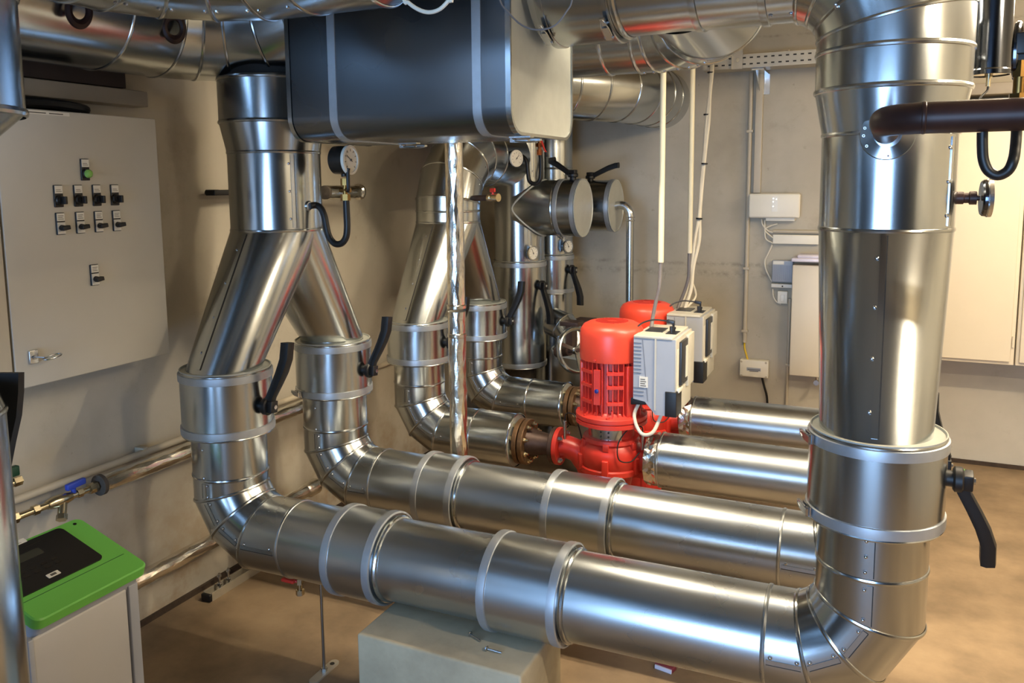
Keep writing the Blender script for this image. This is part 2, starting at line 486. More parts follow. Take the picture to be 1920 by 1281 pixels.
def jacket(name, label, group, x, y, z0, z1, r=0.152, rin=0.127, levers=(), clasps=(), bend=.06):
    """vertical removable valve jacket"""
    t = thing(name, label, 'valve jacket', (x, y, z0), group)
    mb = MB()
    mb.lathe([(rin + 0.001, 0.004), (r - 0.002, 0.0), (r, 0.003), (r, z1 - z0 - 0.003), (r - 0.002, z1 - z0)], (x, y, z0), (0, 0, 1), 72)
    mb.build('jacket_shell', 'galv', t, 25)
    mb = MB(); h = z1 - z0
    mb.lathe([(r - 0.003, h - 0.004), (r - 0.001, h + 0.004), (r - 0.004, h + 0.004), (r - 0.006, h - 0.001), (rin - 0.008, h - 0.001)], (x, y, z0), (0, 0, 1), 72)
    mb.build('top_collar', 'lid', t, 25)
    band(t, (x, y, z0 + 0.018), (0, 0, 1), r); band(t, (x, y, z1 - 0.02), (0, 0, 1), r)
    mb = MB()
    mb.ringbead((x, y, z0 + 0.002), (0, 0, 1), r - 0.001, 0.004, 0.004); mb.build('bottom_rim', 'galv', t)
    for ang, zz in clasps:
        nv = V((math.cos(ang), math.sin(ang), 0)); clasp(t, V((x, y, zz)) + nv * (r + 0.003), (0, 0, 1), nv)
    for ang, zz, al in levers:
        nv = V((math.cos(ang), math.sin(ang), 0)); lever(t, V((x, y, zz)) + nv * r, nv, al, bend=bend)
    return t

def elbow(corner, din, dout, h, n=3):
    """gored 90-degree elbow: mitre points around a corner, din/dout unit dirs of travel"""
    c = V(corner); din = V(din); dout = V(dout)
    if n == 3:
        s = h / 1.366025
        a = c - din * h; d1 = (din * math.cos(PI / 6) + dout * math.sin(PI / 6)); d2 = (din * math.cos(PI / 3) + dout * math.sin(PI / 3))
        return [a, a + d1 * s, a + d1 * s + d2 * s]
    # general: n mitres, equal turns
    th = PI / 2 / n; tot = sum(math.cos(th * (k + 1)) for k in range(n - 1)); s = h / tot
    p = c - din * h; out = [p]
    for k in range(n - 1):
        a = th * (k + 1); p = p + (din * math.cos(a) + dout * math.sin(a)) * s; out.append(p)
    return out

# ------------------------------------------------------------------ setting
X0, X1, Y0, Y1, ZC = -2.5, 2.4, -3.2, 5.3, 2.62
mb = MB(); mb.box((X0 - .2, Y0 - .2, -0.15), (X1 + .2, Y1 + .2, 0)); struct(mb.build('floor', 'floor'))
mb = MB(); mb.box((X0 - .2, .3, ZC), (X1 + .2, Y1 + .2, ZC + .2)); struct(mb.build('ceiling', 'ceil'))
mb = MB(); mb.box((X0 - .2, Y0 - .2, ZC), (X1 + .2, .3, ZC + .2)); struct(mb.build('ceiling', 'wall_shade'))
mb = MB(); mb.box((X0 - .2, 0.3, 0), (X0, Y1 + .2, ZC)); struct(mb.build('wall_left', 'wall_left'))
mb = MB(); mb.box((X0 - .2, Y0 - .2, 0), (X0, 0.3, ZC)); struct(mb.build('wall_left', 'wall_shade'))
mb = MB(); mb.box((X0, Y1, 0), (X1, Y1 + .2, ZC)); struct(mb.build('wall_back', 'wall'))
mb = MB(); mb.box((X1, .3, 0), (X1 + .2, Y1 + .2, ZC)); struct(mb.build('wall_right', 'wall'))
mb = MB(); mb.box((X1, Y0 - .2, 0), (X1 + .2, .3, ZC)); struct(mb.build('wall_right', 'wall_shade'))
OX0, OX1, OZ = -1.7, 0.7, 2.2          # daylight doorway behind the camera
mb = MB()
mb.box((X0, Y0 - .2, 0), (OX0, Y0, ZC)); mb.box((OX1, Y0 - .2, 0), (X1, Y0, ZC)); mb.box((OX0, Y0 - .2, OZ), (OX1, Y0, ZC))
struct(mb.build('wall_front', 'wall_shade'))
mb = MB()
mb.box((OX0, Y0 - .03, 0), (OX0 + .05, Y0 + .02, OZ)); mb.box((OX1 - .05, Y0 - .03, 0), (OX1, Y0 + .02, OZ)); mb.box((OX0 + .05, Y0 - .03, OZ - .05), (OX1 - .05, Y0 + .02, OZ))
struct(mb.build('door_1', 'unitframe'))
# thin dark brown strip along the foot of the walls
mb = MB(); mb.box((X0, 5.287, 0), (X1, 5.3, .022)); struct(mb.build('baseboard_back', 'foot_strip'))
mb = MB(); mb.box((-2.5, 0.0, 0), (-2.486, 5.3, .02)); struct(mb.build('baseboard_left', 'foot_strip'))

# ------------------------------------------------------------------ pipe helper with named parts
def pipe_parts(parent, pts, radii, parts, n=72, bh=0.004, bw=0.006):
    """parts: [(i0, i1, name, material, [bead ring indices])]"""
    t = MB(); rings = t.pipe(pts, radii, n, (False, False))
    pts = [V(p) for p in pts]
    for i0, i1, name, mat, beads in parts:
        mb = MB(); vs = []; fs = []
        for i in range(i0, i1 + 1): vs += rings[i]
        for i in range(i1 - i0):
            for k in range(n):
                k2 = (k + 1) % n; fs.append((i * n + k, i * n + k2, (i + 1) * n + k2, (i + 1) * n + k))
        mb.add(vs, fs)
        for b in beads:
            d0 = (pts[b] - pts[b - 1]).normalized() if b else (pts[1] - pts[0]).normalized()
            d1 = (pts[b + 1] - pts[b]).normalized() if b < len(pts) - 1 else d0
            mb.bead(rings[b], pts[b], (d0 + d1).normalized(), bh, bw)
        mb.build(name, mat, parent, 9)
    return rings

XL, ZP, RP = -2.045, 0.466, 0.125
F_ = V((0, -1, 0))

def loop(y, label, zl, zr, bx, jk, jlabels, seams=True, xr=0.0, RP=RP, z0=ZP, z1=ZP):
    """U-shaped low loop: left riser, gored elbow, straight run with flange jackets, gored elbow, right riser"""
    t = thing('insulated_pipe', label, 'pipe', (-1.0, y, 0))
    h = 0.135
    zx = lambda x: z0 + (z1 - z0) * (x - XL) / (xr - XL)
    e1 = elbow((XL, y, z0), (0, 0, -1), (1, 0, 0), h); e2 = elbow((xr, y, z1), (1, 0, 0), (0, 0, 1), h)
    zq = min(.725, zr - .04); pts = [V((XL, y, zl)), V((XL, y, .665))] + e1 + [V((x, y, zx(x))) for x in bx] + e2 + [V((xr, y, zq)), V((xr, y, zr))]
    nb = len(bx); k = 5 + nb
    pr = [(0, 2, 'left_riser', 'galv', [1]), (2, 4, 'left_elbow', 'galv', [2, 3, 4])]
    prev = 4
    for i in range(nb): pr.append((prev, 5 + i, 'straight_section', 'galv_scuffed', [5 + i])); prev = 5 + i
    pr += [(prev, k, 'straight_section', 'galv_scuffed', []), (k, k + 2, 'right_elbow', 'galv', [k, k + 1, k + 2]), (k + 2, k + 4, 'right_riser', 'galv', [k + 3])]
    pipe_parts(t, pts, RP, pr)
    o = F_ * RP
    if seams:
        seam(t, V((XL, y, .655)) + o, e1[0] + V((0, 0, .008)) + o, F_)
        seam(t, e1[0].lerp(e1[1], .1) + o, e1[0].lerp(e1[1], .9) + o, F_); seam(t, e1[1].lerp(e1[2], .1) + o, e1[1].lerp(e1[2], .9) + o, F_)
        seam(t, e1[2] + V((.01, 0, 0)) + o, V((bx[0] - .01, y, zx(bx[0]))) + o, F_)
        seam(t, V((bx[-1] + .01, y, zx(bx[-1]))) + o, e2[0] - V((.008, 0, 0)) + o, F_)
        seam(t, e2[0].lerp(e2[1], .1) + o, e2[0].lerp(e2[1], .9) + o, F_); seam(t, e2[1].lerp(e2[2], .1) + o, e2[1].lerp(e2[2], .9) + o, F_)
        seam(t, e2[2] + V((0, 0, .008)) + o, V((xr, y, zq - .01)) + o, F_)
        if zr > .8: seam(t, V((xr, y, .735)) + o, V((xr, y, zr - .004)) + o, F_, 3)
        for zz in (zl - .04, .675): screw(t, V((XL, y, zz)) + o, F_)
    for (a, b), lb in zip(jk, jlabels):
        j = thing('flange_jacket', lb, 'pipe jacket', (a, y, zx(a))); r = RP + .016
        mb = MB()
        mb.lathe([(RP + .0015, 0), (r, .0), (r, b - a), (RP + .0015, b - a)], (a, y, zx(a)), (1, 0, 0), 72)
        mb.build('jacket_shell', 'galv_scuffed', j, 25)
        band(j, (a + .012, y, zx(a)), (1, 0, 0), r); band(j, (b - .012, y, zx(b)), (1, 0, 0), r)
        mb = MB(); mb.ringbead((b + .012, y, zx(b)), (1, 0, 0), RP + .001, .008, .008); mb.build('end_rim', 'galv', j)
    return t

loop(2.1, 'long front galvanised pipe loop resting above the pale concrete plinth', .812, .838, (-1.754, -.235),
     ((-1.565, -1.385), (-1.018, -.78)),
     ('short banded jacket on the front low pipe, above the support rod', 'banded jacket on the front low pipe, directly above the plinth'), RP=.126, z0=.461, z1=.475)
loop(2.7, 'second long galvanised pipe loop, between the front loop and the red pumps', .802, .70, (-1.81, -.266),
     ((-1.603, -1.435), (-1.071, -.832)),
     ('short banded jacket on the second low pipe, beside the foil riser foot', 'banded jacket on the second low pipe, in front of the near red pump'), RP=.130, z0=.449, z1=.446)

# ------------------------------------------------------------------ breeches (pair of legs joining one riser)
def breeches(label, x, y1, y2, zl, zc, r2=.165, r1=.126, screws=True, top=None, name='branch_pipe', zl2=None):
    ym = (y1 + y2) / 2
    t = thing(name, label, 'branch pipe', (x, ym, zl))
    n = 72
    for y in (y1, y2):
        mb = MB(); vs = []
        zs = zl2 if (zl2 and y == y2) else zl
        for (cy, z, r) in ((y, zs - .03, r1), (y, zs, r1), (ym, zc, r2)):
            for k in range(n):
                a = 2 * PI * k / n; vs.append(V((x + r * math.cos(a), cy + r * math.sin(a), z)))
        fs = [(i * n + k, i * n + (k + 1) % n, (i + 1) * n + (k + 1) % n, (i + 1) * n + k) for i in (0, 1) for k in range(n)]
        mb.add(vs, fs); mb.build('leg_sleeve', 'galv', t, 20)
    a = V((x, y1 - r1, zl)); b = V((x, ym - r2, zc)); nv = V((0, -(b.z - a.z), (b.y - a.y))).normalized()
    seam(t, a.lerp(b, .03), a.lerp(b, .98), nv, 4, .007)
    if top:
        z = zc
        for i, (r, zz, bead) in enumerate(top):
            mb = MB(); r0 = r2 if i == 0 else top[i - 1][0]
            mb.lathe([(r0, 0), (r, zz - z)], (x, ym, z), (0, 0, 1), n)
            mb.ringbead((x, ym, z), (0, 0, 1), r0, .004, .006, n)
            if bead: mb.ringbead((x, ym, zz), (0, 0, 1), r, .005, .007, n)
            mb.build(('collar', 'reducer', 'riser_top', 'shade_shoulder', 'neck')[i], 'galv' if i < 3 else 'darkline', t, 9)  # shoulder and neck near black: painted shade under the header pipe
            z = zz
        s = V((math.cos(.5), -math.sin(.5), 0))
        seam(t, V((x, ym, zc + .012)) + s * r2, V((x, ym, top[0][1] - .012)) + s * r2, s, 3)
    return t

breeches('tall galvanised breeches pipe beside the grey wall cabinet, pressure gauge on its collar', -2.05, 2.1, 2.7, 1.03, 1.487,
         top=((.165, 1.765, False), (.187, 1.872, True), (.187, 2.022, True), (.165, 2.024, False), (.165, 2.08, False)))
breeches('tall tapered galvanised breeches pipe at the right, brown pipe entering it', -.005, 2.1, 2.7, 1.05, 1.52,
         top=((.165, 1.765, False), (.187, 1.878, True), (.187, 1.975, True)), zl2=.92)

PXP, PXN = 0.0, PI
CAM_DIR_L = math.atan2(-.9, .35)
jacket('valve_jacket', 'banded valve jacket, nearest under the breeches by the wall cabinet, black lever up', 'valve jackets under the front breeches',
       XL, 2.1, .808, 1.03, levers=((0.0, .91, (0, .12, 1)),))
jacket('valve_jacket', 'banded valve jacket with clasp, farther one under the breeches by the wall cabinet', 'valve jackets under the front breeches',
       XL, 2.7, .80, 1.02, rin=.131, levers=((0.0, .905, (0, .12, 1)),), clasps=((-2.05, .818),))
jacket('valve_jacket', 'large banded valve jacket of the right foreground riser, black lever pointing down', 'valve jackets at the right riser',
       0, 2.1, .835, 1.055, r=.153, levers=((0.0, .955, (0, .25, -1)),), clasps=((-2.75, 1.035), (-2.75, .856)))
jacket('valve_jacket', 'valve jacket hidden behind the right riser, only its raised black lever showing', 'valve jackets at the right riser',
       0, 2.7, .69, .91, rin=.131, levers=((0.0, .795, (0, .0, 1)),), bend=-.045)

# ------------------------------------------------------------------ rear breeches and inlet elbows to the pumps
tr = breeches('rear galvanised breeches pipe with elbow top, behind the thin foil riser', -2.035, 3.35, 4.0, 1.0, 1.455, r2=.163, r1=.124, name='branch_pipe')
e = elbow((-2.035, 3.675, 1.79), (0, 0, 1), (0, 1, 0), .235, 4)
pts = [V((-2.035, 3.675, 1.455)), V((-2.035, 3.675, 1.51))] + e + [V((-2.035, 4.06, 1.79)), V((-2.035, 4.36, 1.79))]
pipe_parts(tr, pts, .163, [(0, 2, 'collar', 'galv', [0, 1, 2]), (2, 5, 'top_elbow', 'galv', [3, 4, 5]), (5, 7, 'rear_run', 'galv', [6])])
s = V((1, 0, 0))
for a, b in ((e[0], e[1]), (e[1], e[2]), (e[2], e[3])):
    for f in (.2, .8): screw(tr, a.lerp(b, f) + s * .163, s, .004)
jacket('valve_jacket', 'banded valve jacket under the rear breeches, partly behind the foil riser', 'valve jackets under the rear breeches', -2.03, 3.35, .80, 1.0, levers=((0.0, .9, (0, .1, 1)),), r=.15)
jacket('valve_jacket', 'banded valve jacket under the far leg of the rear breeches, lever raised', 'valve jackets under the rear breeches', -2.03, 4.0, .80, 1.0, levers=((0.0, .9, (0, .1, 1)),), r=.15)

def inlet(y, label):
    t = thing('inlet_pipe', label, 'pipe', (-2.03, y, .3))
    R_ = .122
    e1 = elbow((-2.03, y, ZP), (0, 0, -1), (1, 0, 0), .14)
    pts = [V((-2.03, y, .805)), V((-2.03, y, .70))] + e1 + [V((-1.71, y, ZP)), V((-1.515, y, ZP))]
    pipe_parts(t, pts, R_, [(0, 2, 'riser', 'galv', [1]), (2, 4, 'elbow', 'galv', [2, 3, 4]), (4, 6, 'straight_section', 'galv', [5, 6])])
    mb = MB(); mb.lathe([(R_ - .001, 0), (.05, .001)], (-1.516, y, ZP), (1, 0, 0), 64); mb.build('end_disc', 'lid', t)
    o = F_ * R_
    for a, b in ((V((-2.03, y, .69)), e1[0] + V((0, 0, .01))), (e1[0], e1[1]), (e1[1], e1[2]), (e1[2] + V((.01, 0, 0)), V((-1.72, y, ZP)))):
        seam(t, a.lerp(b, .08) + o, a.lerp(b, .92) + o, F_)
    return t
inlet(3.35, 'galvanised elbow pipe leading into the near red pump')
inlet(4.0, 'galvanised elbow pipe leading to the far red pump')

def flange_set(y, label):
    t = thing('flanged_joint', label, 'pipe flange', (-1.45, y, ZP), 'rusty flanged joints before the pumps')
    mb = MB(); mb.cyl((-1.53, y, ZP), (-1.48, y, ZP), .06, n=32); mb.build('stub', 'rustdark', t)
    for k, (xa, xb) in enumerate(((-1.50, -1.478), (-1.472, -1.448))):
        mb = MB(); mb.lathe([(.102, 0), (.105, .003), (.105, xb - xa - .003), (.102, xb - xa)], (xa, y, ZP), (1, 0, 0), 48, True, True); mb.build('flange', 'rust', t)
    mb = MB(); mb.lathe([(.068, 0), (.063, .015), (.058, .03), (.046, .10), (.046, .125)], (-1.448, y, ZP), (1, 0, 0), 40, True, True); mb.build('reducer', 'rustdark', t)
    mb = MB(); mb.lathe([(.080, 0), (.083, .003), (.083, .02)], (-1.335, y, ZP), (1, 0, 0), 40, True, True); mb.build('small_flange', 'rustdark', t)
    for k in range(8):
        a = 2 * PI * (k + .5) / 8; c = V((-1.448, y + .083 * math.cos(a), ZP + .083 * math.sin(a)))
        mb = MB(); mb.hexn(c, (1, 0, 0), .0125, .013); mb.cyl(c, c + V((.024, 0, 0)), .0065, n=10)
        mb.hexn(c - V((.055, 0, 0)), (-1, 0, 0), .0125, .012)
        mb.build('flange_bolt', 'nickel', t)
    return t
flange_set(3.35, 'brown bolted flange and reducer entering the near red pump')
flange_set(4.0, 'brown bolted flange and reducer behind, leading to the far red pump')

# ------------------------------------------------------------------ pump outlet pipes
def outlet(y, label):
    t = thing('outlet_pipe', label, 'pipe', (-.5, y, ZP)); R_ = .116
    pts = [V((-.83, y, ZP)), V((-.155, y, ZP))] + elbow((.0, y, ZP), (1, 0, 0), (0, 0, 1), .13) + [V((0, y, 2.62))]
    pipe_parts(t, pts, R_, [(0, 1, 'straight_section', 'galv_scuffed', [0, 1]), (1, 2, 'straight_section', 'galv', []), (2, 4, 'elbow', 'galv', [2, 3, 4]), (4, 5, 'riser', 'galv', [])])
    mb = MB(); mb.lathe([(R_ - .001, 0), (.05, -.001)], (-.829, y, ZP), (1, 0, 0), 64); mb.build('end_disc', 'lid', t)
    mb = MB(); mb.crumple((-.888, y, ZP), (-.829, y, ZP), .1125, 40, .010, .0035); mb.build('foil_collar', 'foil', t, 6)
    return t
outlet(3.35, 'galvanised pipe leaving the near red pump to the right, foil collar at its end')
outlet(4.0, 'galvanised pipe leaving the far red pump, partly behind the nearer outlet pipe')

# ------------------------------------------------------------------ red pumps
def pump():
    cx, cy = -1.06, 3.35
    t = thing('circulation_pump', 'red circulation pump with grey control box, nearer of the two', 'pump', (cx, cy, 0), 'red circulation pumps')
    C = lambda z: (cx, cy, z)
    up = (0, 0, 1)
    mb = MB(); mb.lathe([(.137, 0), (.138, .004), (.138, .105), (.134, .128), (.122, .147), (.10, .158), (.085, .161), (.0, .162)], C(.893), up, 64); cap = mb.build('fan_cowl', 'redcap', t, 40)
    mb = MB()
    for k in range(-6, 7):
        w = math.sqrt(max(0, .07 ** 2 - (k * .0105) ** 2))
        if abs(k) == 0: mb.box((cx - w, cy - .0014, 1.0535), (cx - .02, cy + .0014, 1.0562)); mb.box((cx + .02, cy - .0014, 1.0535), (cx + w, cy + .0014, 1.0562))
        else: mb.box((cx - w, cy + k * .0105 - .0014, 1.0535), (cx + w, cy + k * .0105 + .0014, 1.0562))
    mb.build('cowl_slots', 'reddark', cap)
    mb = MB(); mb.hexn((cx - .03, cy - .137, .905), (0, -1, 0), .005, .006); mb.build('cowl_screw', 'red', cap)
    mb = MB(); mb.lathe([(.112, 0), (.112, .245)], C(.65), up, 64, True, True)
    for k in range(36):
        a = 2 * PI * k / 36; d = V((math.cos(a), math.sin(a), 0)); u = V((-d.y, d.x, 0))
        mb.obox(V(C(.775)) + d * .12, d * .013, u * .0022, V((0, 0, .118)))
    for z in (.72, .79, .85):
        for a0 in (-1.15, -2.2):
            d = V((math.cos(a0), math.sin(a0), 0)); u = V((-d.y, d.x, 0))
            mb.obox(V(C(z)) + d * .124, d * .01, u * .035, V((0, 0, .007)))
    for a0 in (-.55, -2.75):
        d = V((math.cos(a0), math.sin(a0), 0)); u = V((-d.y, d.x, 0))
        mb.obox(V(C(.77)) + d * .12, d * .016, u * .03, V((0, 0, .11)), .004)
    mb.build('motor_housing', 'red', t)
    mb = MB(); mb.obox((cx - .02, cy - .136, .79), V((.014, 0, 0)), V((0, .006, 0)), V((0, 0, .075))); mb.build('motor_rib', 'red', t)
    mb = MB(); mb.lathe([(.009, 0), (.009, .006), (.006, .007)], (cx - .02, cy - .141, .775), (0, -1, 0), 16, True, True); mb.build('blue_plug', 'blue2', t)
    mb = MB(); mb.lathe([(.12, .03), (.128, .02), (.15, .012), (.155, .008), (.155, -.008), (.148, -.01), (.148, -.014), (.155, -.016), (.155, -.032), (.14, -.038), (.1, -.042)], C(.645), up, 64, True, True)
    for k in range(8):
        a = 2 * PI * k / 8 + .2; d = V((math.cos(a), math.sin(a), 0)); mb.hexn(V(C(.655)) + d * .142, up, .009, .008)
    for k in range(6):
        a = 2 * PI * k / 6 - .2; d = V((math.cos(a), math.sin(a), 0)); mb.obox(V(C(.668)) + d * .128, d * .014, V((-d.y, d.x, 0)) * .003, V((0, 0, .02)))
    mb.build('motor_flange', 'red', t)
    mb = MB(); mb.lathe([(.1, 0), (.1, .09)], C(.525), up, 48, True, True); mb.build('lantern', 'red', t)
    mb = MB(); n = 24; vs = []
    for k in range(n + 1):
        a = -1.57 - .75 + 1.5 * k / n
        for z in (.535, .6): vs += [V((cx + .103 * math.cos(a), cy + .103 * math.sin(a), z))]
    mb.add(vs, [(2 * k, 2 * k + 2, 2 * k + 3, 2 * k + 1) for k in range(n)]); gd = mb.build('coupling_guard', 'zinc', t)
    mb = MB()
    for a in (-1.57 - .14, -1.57 + .14 + .05):
        for z in (.55, .568, .587):
            d = V((math.cos(a), math.sin(a), 0)); mb.lathe([(.0045, 0), (.0045, .0015)], V((cx, cy, z)) + d * .103, d, 10, True, True)
    mb.build('guard_holes', 'darkline', gd)
    mb = MB(); mb.lathe([(.085, .10), (.12, .095), (.125, .08), (.118, .07), (.132, .05), (.138, .03), (.136, -.02), (.132, -.03), (.14, -.036), (.14, -.056), (.118, -.068), (.095, -.085), (.085, -.14)], C(.455), up, 56, True, True)
    for k in range(6):
        a = 2 * PI * k / 6 - 1.45; d = V((math.cos(a), math.sin(a), 0)); u = V((-d.y, d.x, 0))
        mb.obox(V(C(.44)) + d * .138, d * .012, u * .014, V((0, 0, .034)), .003); mb.obox(V(C(.525)) + d * .122, d * .01, u * .014, V((0, 0, .016)), .003)
    mb.build('volute', 'red', t)
    mb = MB()   # suction nozzle sweeping down into the casing
    P_ = [V((-1.30, cy, ZP)), V((-1.26, cy, ZP)), V((-1.215, cy, ZP - .012)), V((-1.17, cy, ZP - .06)), V((-1.14, cy, ZP - .13)), V((-1.10, cy, ZP - .19)), V((-1.06, cy, ZP - .22))]
    mb.pipe(P_, [.052, .05, .052, .056, .06, .066, .07], 40)
    mb.build('suction_nozzle', 'red', t)
    mb = MB(); mb.lathe([(.082, 0), (.085, .003), (.085, .022), (.05, .026)], (-1.314, cy, ZP), (1, 0, 0), 48, True, True); fl = mb.build('suction_flange', 'red', t)
    for k in range(4):
        a = PI / 4 + PI / 2 * k; c = V((-1.29, cy + .068 * math.cos(a), ZP + .068 * math.sin(a)))
        mb = MB(); mb.hexn(c, (1, 0, 0), .0125, .014); mb.cyl(c, c + V((.02, 0, 0)), .006, n=8); mb.build('flange_bolt', 'zinc', fl)
    mb = MB(); mb.pipe([(-1.0, cy + .02, ZP - .03), (-.93, cy, ZP - .015), (-.885, cy, ZP - .01)], [.065, .05, .048], 32)
    mb.obox((-.95, cy - .01, ZP - .07), V((.07, 0, 0)), V((0, .006, 0)), V((0, 0, .022)))
    mb.build('discharge_nozzle', 'red', t)
    mb = MB(); mb.lathe([(.1, 0), (.1, .02), (.084, .03), (.084, .32)], C(0), up, 40, True, True)
    mb.obox((cx + .02, cy - .086, .2), V((.012, 0, 0)), V((0, .006, 0)), V((0, 0, .12)))
    mb.build('pedestal', 'red', t)
    # sensors with black leads
    mb = MB(); mb.cyl((-1.27, cy - .02, ZP + .04), (-1.27, cy - .02, ZP + .125), .008, n=12); s1 = mb.build('pressure_sensor', 'zinc', t)
    mb = MB(); mb.tube([(-1.27, cy - .02, ZP + .12), (-1.262, cy - .02, ZP + .16), (-1.22, cy - .03, ZP + .16), (-1.19, cy - .06, ZP + .12), (-1.165, cy - .09, ZP + .08)], .0028, 8); mb.build('sensor_lead', 'black', s1)
    mb = MB(); mb.cyl((-.905, cy - .05, ZP + .05), (-.905, cy - .05, ZP + .12), .008, n=12); s2 = mb.build('pressure_sensor', 'zinc', t)
    mb = MB(); mb.tube([(-.905, cy - .05, ZP + .12), (-.91, cy - .055, ZP + .15), (-.95, cy - .08, ZP + .15), (-.99, cy - .12, ZP + .09), (-.985, cy - .13, ZP + .02), (-.94, cy - .11, ZP + .01), (-.91, cy - .08, ZP + .045)], .0028, 8); mb.build('sensor_lead', 'black', s2)
    # ---- control box (frequency converter)
    xa, xb, xc, ya, yb, zt, zb = -.934, -.80, -.757, cy - .10, cy + .19, 1.012, .688
    mb = MB()
    poly = [(xa, ya, zt - .004), (xa, ya, zb + .06), (xa + .05, ya, zb + .052), (xa + .095, ya, zb), (xb + .04, ya, zb), (xb + .04, ya, zt - .004)]
    mb.prism(poly, (0, 0, 0), (0, yb - ya, 0)); cb = mb.build('control_box', 'greyplast', t)
    mb = MB()
    for k in range(15):
        z = zt - .025 - k * .0158
        if .80 < z < .845: continue
        ex = xa + .033 + (.012 if z < .8 else 0)
        mb.box((xa + .001, ya - .0022, z - .0016), (ex, ya + .002, z + .0016))
    mb.add([(xa + .036, ya - .0015, zt - .01), (xa + .039, ya - .0015, zt - .01), (xa + .064, ya - .0015, zb + .055), (xa + .061, ya - .0015, zb + .055)], [(0, 1, 2, 3)])
    mb.build('cooling_ribs', 'groove', cb)
    mb = MB(); mb.box((xa + .026, ya - .003, .80), (xa + .062, ya, .845)); nm = mb.build('rating_plate', 'labelw', cb)
    mb = MB()
    for k in range(4): mb.box((xa + .031, ya - .0036, .806 + k * .009), (xa + .055 - .004 * (k % 2), ya - .003, .8095 + k * .009))
    mb.build('plate_print', 'ink', nm)
    mb = MB(); mb.box((xa + .09, ya - .005, zb + .02), (xa + .096, ya, zt - .005)); mb.build('front_rib', 'greylite', cb)
    mb = MB(); mb.box((xa, ya - .003, zt - .006), (xc - .015, yb, zt + .006), .003); tp = mb.build('top_plate', 'greylite', cb)
    mb = MB(); mb.box((xa + .02, ya + .10, zt + .006), (xa + .095, ya + .20, zt + .009)); mb.build('gland_plate', 'darkplast', tp)
    mb = MB(); mb.box((xa + .115, ya + .07, zt + .006), (xa + .16, ya + .15, zt + .008)); mb.build('gland_plate', 'darkplast', tp)
    for yy, hh in ((.09, .03), (.125, .022)):
        mb = MB(); mb.cyl((xa + .137, ya + yy, zt + .007), (xa + .137, ya + yy, zt + .02), .007, n=12); mb.cyl((xa + .137, ya + yy, zt + .02), (xa + .137, ya + yy, zt + hh + .006), .0095, n=12); mb.build('cable_gland', 'darkplast', tp)
    mb = MB(); mb.obox((xa + .125, ya + .12, zt + .05), V((.016, 0, -.003)), V((0, .008, 0)), V((.002, 0, .007)), .002); mb.cyl((xa + .137, ya + .12, zt + .02), (xa + .137, ya + .12, zt + .048), .005, n=10); mb.build('plug', 'darkplast', tp)
    mb = MB(); mb.tube([(xa + .11, ya + .12, zt + .053), (xa + .05, ya + .11, zt + .055), (xa + .0, ya + .09, zt + .035), (xa - .03, ya + .06, zt - .01)], .0035, 8); mb.build('control_lead', 'darkplast', tp)
    mb = MB(); mb.box((xb + .04, ya, zb + .10), (xc, yb, zt - .002), .004); cv = mb.build('cover', 'greylite', cb)
    mb = MB(); mb.box((xc - .002, ya + .015, .80), (xc + .0015, ya + .05, .965)); mb.build('cover_label', 'labelw', cv)
    mb = MB(); mb.box((xc - .002, ya + .058, zb + .118), (xc + .012, ya + .172, zt - .022), .003); dk = mb.build('display_panel', 'darkplast', cv)
    mb = MB(); mb.box((xc + .011, ya + .128, zb + .14), (xc + .0135, ya + .164, zt - .05)); mb.build('display_window', 'labelw', dk)
    mb = MB(); mb.box((xc - .002, ya + .175, zb + .09), (xc + .014, yb - .005, zt - .012), .003); mb.build('side_cover', 'greylite', cv)
    mb = MB(); mb.box((xb + .001, ya - .004, zb - .002), (xc + .006, ya + .09, zb + .104), .003); lb = mb.build('terminal_cover', 'black', cb)
    mb = MB(); mb.box((xb + .04, ya + .09, zb + .004), (xc + .003, yb - .01, zb + .1), .004); mb.build('terminal_cover', 'greylite', cb)
    mb = MB(); mb.box((xc - .002, ya + .02, zb + .096), (xc + .012, ya + .085, zb + .112), .003); mb.build('latch', 'dial', cb)
    mb = MB(); mb.tube([(xa + .02, ya + .05, zb + .05), (xa + .0, ya + .02, zb - .02), (xa + .035, ya + .0, zb - .085), (xa + .085, ya + .0, zb - .075), (xa + .115, ya + .03, zb + .0)], .0075, 10); mb.build('supply_cable', 'cablegrey' if False else 'cablewhite', cb)
    mb = MB(); mb.obox((xa + .015, ya + .07, zb + .045), V((.035, 0, .003)), V((0, .05, 0)), V((0, 0, .015)), .003); mb.build('mounting_bracket', 'black', cb)
    return t
P1 = pump()
P2 = copy_tree(P1, off=(-.022, .65, -.008))
P2['label'] = 'red circulation pump with grey control box, farther one by the back wall'

mb = MB(); mb.box((-1.2, 4.23, 0), (-.8, 4.75, .11), .006)
tag(mb.build('concrete_block', 'plinth', loc=(-1.0, 4.4, 0)), 'low rough concrete block on the floor behind the red pumps', 'block')

